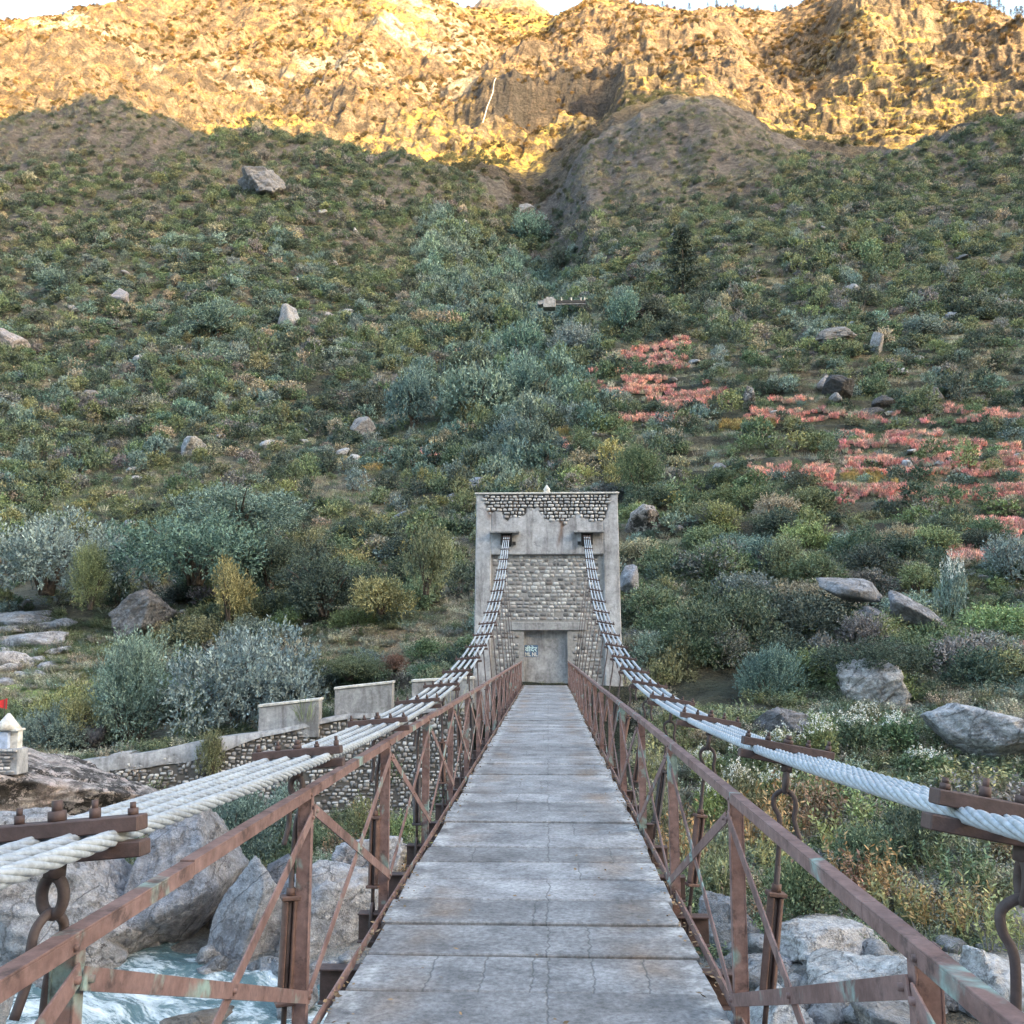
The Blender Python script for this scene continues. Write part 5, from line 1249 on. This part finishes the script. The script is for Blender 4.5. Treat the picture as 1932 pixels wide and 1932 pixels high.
# ------------------------------------------------------------------ scattered scrub: the largest ones as shrubs, the mass as one object
def scatter_gn(name, protos, P, rot, scl, idx, tint, label=None):
    hidden = bpy.data.collections.new(name + '_kinds')
    for i, me in enumerate(protos):
        o = bpy.data.objects.new('%s_kind_%02d' % (name, i), me); hidden.objects.link(o)
    n = len(P); me = bpy.data.meshes.new(name); me.vertices.add(n); me.vertices.foreach_set('co', np.asarray(P, np.float32).ravel())
    for nm, ty, arr, key in (('rot', 'FLOAT_VECTOR', rot, 'vector'), ('scl', 'FLOAT_VECTOR', scl, 'vector'), ('idx', 'INT', idx, 'value'), ('tint', 'FLOAT_COLOR', np.concatenate([tint, np.ones((n, 1))], 1), 'color')):
        a = me.attributes.new(nm, ty, 'POINT'); a.data.foreach_set(key, np.ascontiguousarray(arr, np.int32 if ty == 'INT' else np.float32).ravel())
    o = bpy.data.objects.new(name, me); COL.objects.link(o); o['kind'] = 'stuff'
    if label: o['label'] = label
    ng = bpy.data.node_groups.new(name, 'GeometryNodeTree')
    ng.interface.new_socket('Geometry', in_out='INPUT', socket_type='NodeSocketGeometry'); ng.interface.new_socket('Geometry', in_out='OUTPUT', socket_type='NodeSocketGeometry')
    N = ng.nodes.new; gi = N('NodeGroupInput'); go = N('NodeGroupOutput'); ci = N('GeometryNodeCollectionInfo'); ip = N('GeometryNodeInstanceOnPoints')
    ci.inputs['Collection'].default_value = hidden; ci.inputs['Separate Children'].default_value = True; ci.inputs['Reset Children'].default_value = True
    def at_(nm, dt): a = N('GeometryNodeInputNamedAttribute'); a.data_type = dt; a.inputs[0].default_value = nm; return a.outputs[0]
    L = ng.links.new
    L(gi.outputs[0], ip.inputs['Points']); L(ci.outputs[0], ip.inputs['Instance']); ip.inputs['Pick Instance'].default_value = True
    L(at_('idx', 'INT'), ip.inputs['Instance Index']); e2r = N('FunctionNodeEulerToRotation'); L(at_('rot', 'FLOAT_VECTOR'), e2r.inputs[0]); L(e2r.outputs[0], ip.inputs['Rotation']); L(at_('scl', 'FLOAT_VECTOR'), ip.inputs['Scale'])
    L(ip.outputs[0], go.inputs[0])
    md = o.modifiers.new('scatter', 'NODES'); md.node_group = ng
    return o
def kinds(n, u_, lush, y):
    """palette pick for n shrubs"""
    r = NR.random(n); out = np.empty(n, object)
    for i in range(n):
        if lush[i] > .55: tb = (('teal', .42), ('dark', .62), ('sage', .82), ('green', 1.01))
        elif y[i] > 255: tb = (('dark', .45), ('green', .68), ('olive', .82), ('grey', .97), ('tan', 1.01))
        elif y[i] < 105: tb = (('dark', .24), ('green', .44), ('olive', .64), ('lime', .74), ('sage', .84), ('grey', .90), ('yellow', .95), ('tan', 1.01))
        elif u_[i] > .06: tb = (('dark', .30), ('green', .52), ('olive', .74), ('sage', .84), ('grey', .92), ('tan', .97), ('lime', 1.01))
        else: tb = (('dark', .26), ('green', .48), ('teal', .62), ('sage', .74), ('olive', .86), ('grey', .94), ('yellow', 1.01) if y[i] < 90 else ('tan', 1.01))
        for nm, c in tb:
            if r[i] < c: out[i] = nm; break
    return out
# red crop strips
bands = [(1195, 1300, 640, 668), (1170, 1305, 668, 692), (1110, 1190, 700, 716), (1130, 1260, 716, 735), (1180, 1370, 728, 752), (1215, 1375, 748, 764), (1238, 1335, 762, 778), (1090, 1180, 738, 758), (1455, 1535, 742, 764), (1165, 1300, 786, 802), (1400, 1560, 780, 800), (1540, 1700, 785, 800), (1735, 1932, 770, 802), (1580, 1780, 820, 862), (1640, 1860, 838, 868),
         (1590, 1932, 868, 902), (1410, 1570, 884, 912), (1540, 1932, 922, 952), (1810, 1932, 985, 1022), (1795, 1932, 1040, 1064), (730, 885, 852, 872), (905, 965, 852, 870), (1060, 1135, 836, 856), (1880, 1932, 845, 880), (1850, 1932, 1230, 1245), (1200, 1300, 680, 700)]
U, Vv, TT = [], [], []
for (u0, u1, v0, v1) in bands:
    m = int((u1 - u0) * (v1 - v0) / 27) + 12
    u = NR.uniform(u0, u1, m); v = v0 + (v1 - v0) * NR.random(m)
    ok = (vn(u / 50.0, v / 6.0, 751) > 0.40); U.append(u[ok]); Vv.append(v[ok])
    TT += [jit(PAL['red'] if NR.random() < .5 else (PAL['pink'] if NR.random() < .7 else PAL['straw']), .2) for _ in range(int(ok.sum()))]
for (u0, u1, v0, v1) in [(650, 720, 868, 890), (920, 1080, 812, 838), (1590, 1700, 895, 912), (1350, 1460, 800, 815)]:
    m = 90; U.append(NR.uniform(u0, u1, m)); Vv.append(NR.uniform(v0, v1, m)); TT += [jit((0.42, 0.33, 0.15), .15) for _ in range(m)]
U = np.concatenate(U); Vv = np.concatenate(Vv); x, y, z = hit(U, Vv); n = len(x); Z0 = np.zeros(n); r_ = 0.55 * NR.uniform(.7, 1.3, n) * (0.8 + .4 * sst(70, 150, y))
CROPSET = set(zip(np.floor(x / 1.1).astype(int).tolist(), np.floor(y / 1.1).astype(int).tolist()))
scatter_gn('red_crop', CROP, np.stack([x, y, z - .05], 1), np.stack([Z0, Z0, NR.uniform(0, 6, n)], 1), np.stack([r_, r_, r_ * 1.2], 1), NR.integers(0, 2, n), np.array(TT), 'strips of red amaranth ripening on the old terraces')
FBY = min(hit1(q, 592).y for q in (1030, 1050, 1070, 1090, 1105)) - 4.0; FBX = at(1076, 571, FBY).x
NS = 34000
yy = np.sqrt(NR.uniform(43 ** 2, 352 ** 2, NS)); ss = NR.uniform(-0.78, 0.70, NS)
yy[:1500] = NR.uniform(41, 95, 1500)
xx = CX + ss * yy
lush = np.exp(-((ss + 0.025 - 0.10 * sst(150, 60, yy) * 0) / 0.075) ** 2) * sst(70, 120, yy) * (1 - sst(300, 335, yy)) + np.exp(-((ss + 0.11) / 0.05) ** 2) * sst(200, 260, yy) * (1 - sst(300, 330, yy)) * .9
den = 0.42 + 0.75 * sst(0.36, 0.56, fbm(xx, yy, 24, 4, 701)) * (0.55 + 0.45 * sst(.4, .6, fbm(xx, yy, 7, 2, 711)))
# on the terraced right slope the scrub keeps to the banks between the strips
qq = (T0(xx, yy) + TN(xx, yy)) / 2.6 + 0.9 * (fbm(xx, yy, 26, 2, 61) - 0.5); fr = qq - np.floor(qq)
tz = sst(58, 75, yy) * (1 - sst(150, 190, yy)) * sst(-0.02, 0.08, ss)
den = den * (1 - tz) + tz * (0.15 + 0.8 * sst(.55, .7, fr))
den = np.maximum(den, np.clip(lush, 0, 1)); den *= 1 - 0.45 * np.maximum(sst(-0.33, -0.40, ss) * sst(300, 325, yy), sst(-0.02, 0.03, ss) * sst(0.30, 0.24, ss) * sst(255, 300, yy))
den *= 1 - np.clip(1.6 * np.exp(-(((xx + 27.5) / 5.5) ** 2 + ((yy - 51) / 5) ** 2)), 0, 1); den *= 1 - np.clip(1.6 * np.exp(-(((xx + 8.8) / 5.2) ** 2 + ((yy - 52.5) / 4.5) ** 2)), 0, .97)
keep = (NR.random(NS) < den * np.where(yy < 100, .75, 1)) & ~((np.abs(xx - FBX) < 6.5) & (yy > FBY - 24) & (yy < FBY + 2.5)) & ~((np.abs(xx - 0.1) < 4.2) & (yy < 47)) & ~((xx < -3) & (yy < wall_y(xx) + 1.2)) & ~((xx < -14) & (yy > 52) & (yy < 62) & (ss < -.42))
keep &= np.array([(a_, b_) not in CROPSET for a_, b_ in zip(np.floor(xx / 1.1).astype(int).tolist(), np.floor(yy / 1.1).astype(int).tolist())])
xx, yy, ss, lush = xx[keep], yy[keep], ss[keep], np.clip(lush[keep], 0, 1); n = len(xx); zz = T(xx, yy)
rad = NR.uniform(0.40, 1.0, n) ** 2.0 * 2.5 * (0.75 + 0.6 * fbm(xx, yy, 18, 2, 721)) * (1 + 0.5 * lush) * (0.72 + 0.4 * sst(60, 200, yy)); hgt = rad * NR.uniform(0.85, 1.35, n) * (1 + 0.35 * lush)
kd = kinds(n, ss, lush, yy); bzn = np.maximum(sst(-0.33, -0.40, ss) * sst(300, 325, yy), sst(-0.02, 0.03, ss) * sst(0.30, 0.24, ss) * sst(262, 305, yy)); bq = NR.random(n) < bzn; kd[bq] = NR.choice(['grey', 'dark', 'olive', 'tan'], int(bq.sum()), p=[.45, .25, .15, .15]); rad[bq] *= .62; hgt[bq] *= .55; tint = np.array([jit(PAL[k]) for k in kd]); idx = NR.integers(0, 6, n); rz = NR.uniform(0, 6.28, n)
inv = (np.abs(ss + .03) < 0.60)
order = np.argsort(-(rad / yy) * inv); big = order[:215]; rest = np.setdiff1d(np.arange(n), big)
for i in big:
    reg = ('left' if ss[i] < 0 else 'right') + ' of the tower'
    lab = '%s shrub of the scrubby slope %s' % (NAMES[kd[i]], reg)
    o = link('shrub', NEARK[idx[i]], None, (xx[i], yy[i], zz[i] - 0.1), (0, 0, rz[i]), (rad[i], rad[i], hgt[i] * .9)); o['tint'] = [float(q) for q in tint[i]]
    tag(o, lab, 'shrub', '%s shrubs on the slope %s' % (NAMES[kd[i]], reg))
Z0 = np.zeros(len(rest))
scatter_gn('hillside_scrub', FARK, np.stack([xx, yy, zz - 0.1], 1)[rest], np.stack([Z0, Z0, rz[rest]], 1), np.stack([rad, rad, hgt], 1)[rest], idx[rest], tint[rest], 'dense scrub covering the shaded hillside')
# scrub and small trees on the sunlit mountain
n = 30000; y = np.sqrt(NR.uniform(372 ** 2, 930 ** 2, n)); y[:2800] = NR.uniform(350, 425, 2800); s = NR.uniform(-.72, .64, n); x = CX + s * y
k = (fbm(x, y, 40, 3, 731) > 0.47); x, y, s = x[k], y[k], s[k]; n = len(x); r_ = NR.uniform(0.35, 1.0, n) ** 2.2 * 2.5 * (1 + .3 * (y > 600)); Z0 = np.zeros(n)
pal = np.array([(0.07, 0.05, 0.022), (0.11, 0.075, 0.03), (0.20, 0.12, 0.045)])[NR.integers(0, 3, n)]; pal[y < 425] = (0.085, 0.09, 0.055)
scatter_gn('mountain_scrub', FARK, np.stack([x, y, T(x, y) - .2], 1), np.stack([Z0, Z0, NR.uniform(0, 6, n)], 1), np.stack([r_, r_, r_ * 1.1], 1), NR.integers(0, 6, n), pal, 'brown autumn scrub on the sunlit mountainside')
# grass
n = 110000; y = np.sqrt(NR.uniform(24 ** 2, 350 ** 2, n)); y[:18000] = NR.uniform(21, 60, 18000); y[18000:34000] = NR.uniform(60, 150, 16000); s = NR.uniform(-.72, .66, n); x = CX + s * y
k = ~((np.abs(x - 0.1) < 3.3) & (y < 45)) & ~((x < 0) & (y < 31)) & (fbm(x, y, 6, 3, 741) > np.where(y < 60, 0.33, .38)) & ~((x < -2) & (y > wall_y(x) - 1.0) & (y < wall_y(x) + .6)) & ~((x > 0) & (y < 22.5))
x, y = x[k], y[k]; n = len(x); Z0 = np.zeros(n); r_ = NR.uniform(.35, .9, n) * (0.75 + 0.5 * sst(50, 120, y) + 0.6 * sst(120, 300, y))
gt = [PAL['tan'], PAL['olive'], PAL['green'], PAL['straw'], PAL['grey'], PAL['sage']]; pk = fbm(x, y, 12, 3, 743); g = np.where(NR.random(n) < np.where(y > 250, .85, .55), np.where(pk > .52, np.where(NR.random(n) < .5, 0, 3), np.where(NR.random(n) < .6, 2, 1)), NR.integers(0, 6, n)); tt = np.array([jit(gt[q]) for q in g]) * (1 - .35 * sst(240, 300, y))[:, None]
m = 60; x[:m] = TX + NR.uniform(-.85, .95, m); y[:m] = TY + NR.uniform(.30, .58, m); r_[:m] = NR.uniform(.10, .22, m)
near = (y < 62) & (NR.random(n) < .5) & (np.arange(n) >= m); ki = np.where(near, 3 + NR.integers(0, 3, n), NR.integers(0, 3, n))
zg = T(x, y) - .03; zg[:m] = -0.02
scatter_gn('hillside_grass', TUFT + WEED, np.stack([x, y, zg], 1), np.stack([Z0, Z0, NR.uniform(0, 6, n)], 1), np.stack([r_, r_, r_ * NR.uniform(.5, 1, n)], 1), ki, tt, 'dry tan and green grass and low weeds between the shrubs')
# dead leaves along the deck edges
n = 2600; y = NR.uniform(2.2, 39.5, n); sd = np.where(NR.random(n) < .5, -1, 1); x = DC + sd * (DW - np.abs(NR.normal(size=n)) * 0.055 + .035)
x[:90] = DC + NR.uniform(-.8, .8, 90); y[:90] = NR.uniform(2.2, 14, 90)
ax = unit(np.stack([NR.normal(size=n), NR.normal(size=n), .25 * NR.normal(size=n)], 1)); V, Q = leaves(np.stack([x, y, NR.uniform(.006, .03, n)], 1), ax, unit(NR.normal(size=(n, 3)) * .35 + [0, 0, 1]), NR.uniform(.012, .042, n), .018)
o = link('fallen_leaves', quads_mesh('fallen_leaves', V, Q, [M['litter']])); o['kind'] = 'stuff'; o['label'] = 'dry brown leaves caught along both deck edges'; o['tint'] = [0.22, 0.155, 0.10]

# ------------------------------------------------------------------ shrine and flag, small footbridge, waterfall
p = at(14, 1424, 28.6); sh = tag(empty('shrine', p), 'small whitewashed shrine with a cone roof on top of the lichen-spotted boulder', 'shrine')
k = px(0.78, 28.6)
mb = MB(); mb.box((-4 * k, 0, -14 * k), (90 * k, 50 * k, 60 * k), taper=(.92, .9)); mb.build('base', M['plaster_plain'], sh, bevel=.02)
vq = stones(lambda z: (-48 * k, 40 * k), -40 * k, 15 * k, -24.5 * k, .10, .2, lambda *a: True, 31, .04, .012)
build_stones('base_stones', vq, M['wall_stone'], sh)
mb = MB(); mb.box((-16 * k, 2 * k, 34 * k), (46 * k, 34 * k, 42 * k), taper=(.92, .92)); mb.build('body', M['bluewash'], sh, bevel=.01)
mb = MB(); mb.box((14 * k, 8 * k, 37 * k), (22 * k, 22 * k, 48 * k), taper=(.9, .9)); mb.build('pillar', M['whitewash'], sh, bevel=.01)
mb = MB(); mb.box((-4 * k, 4 * k, 59 * k), (62 * k, 40 * k, 5 * k)); mb.tube([(-6 * k, 4 * k, 61 * k), (-6 * k, 4 * k, 80 * k), (-6 * k, 4 * k, 98 * k)], [33 * k, 17 * k, 3 * k], 8); mb.build('roof', M['whitewash'], sh, bevel=.008)
p2 = at(9, 1338, 28.7); fl = tag(empty('flag', p2), 'small red triangular flag flying above the shrine', 'flag')
mb = MB(); mb.tube([(0, 0, -30 * k), (-1 * k, 0, 32 * k)], .012, 6); mb.build('pole', M['bark'], fl)
V = []; nx, nz = 10, 8
for i in range(nx + 1):
    for j in range(nz + 1):
        a = i / nx; h = 1 - 0.0 * a; zc = 26 * k - 13 * k * a * 0.6
        V.append((5 * k - a * 30 * k, 0.05 * math.sin(a * 6) * a, zc + (j / nz - 1) * 26 * k * (1 - .55 * a)))
i_ = np.arange((nx + 1) * (nz + 1)).reshape(nx + 1, nz + 1)
link('cloth', quads_mesh('cloth', V, np.stack([i_[:-1, :-1], i_[1:, :-1], i_[1:, 1:], i_[:-1, 1:]], -1).reshape(-1, 4), [M['flag']], True), fl)

Yb = FBY; p = at(1076, 571, Yb); k = px(1, Yb)
fb = tag(empty('footbridge', p), 'tiny dark plank footbridge with a white stone abutment in the gully', 'footbridge')
mb = MB(); mb.box((0, 0, 0), (60 * k, 1.6, 5.5 * k)); mb.build('deck_beam', M['black'], fb)
mb = MB(); mb.box((0, -.5, -4.6 * k), (62 * k, .4, 1.6 * k)); mb.build('lower_beam', M['plaster_plain'], fb)
for q in (-17, 2.5, 21, 28): mb = MB(); mb.box((q * k, -.7, 5 * k), (2.2 * k, .25, 6 * k)); mb.build('post', M['whitewash'], fb)
mb = MB(); mb.box((-41 * k, 0, -4 * k), (24 * k, 2.6, 17 * k)); mb.box((-40 * k, 0, 6.5 * k), (15 * k, 2.2, 5 * k)); mb.box((-57 * k, 0, -2 * k), (14 * k, 2.2, 8 * k), Matrix.Rotation(-.12, 3, 'Y')); mb.build('abutment', M['plaster_plain'], fb, bevel=.06)

V = []; Q = []
pts = [(936, 156, 1.2), (933, 170, 1.6), (930, 184, 2.2), (926, 198, 1.8), (920, 212, 2.2), (915, 226, 2.8), (911, 238, 2.2)]
for u, v, w_ in pts:
    q = hit1(u, v); k = px(w_ * .7, q.y)
    V += [(q.x - k / 2, q.y - 2.0, q.z), (q.x, q.y - 2.4, q.z + .2), (q.x + k / 2, q.y - 2.0, q.z)]
for i in range(len(pts) - 1):
    for j in range(2): Q.append((3 * i + j, 3 * i + j + 1, 3 * i + 4 + j, 3 * i + 3 + j))
o = link('waterfall', quads_mesh('waterfall', V, Q, [M['fall']], True)); o['kind'] = 'structure'
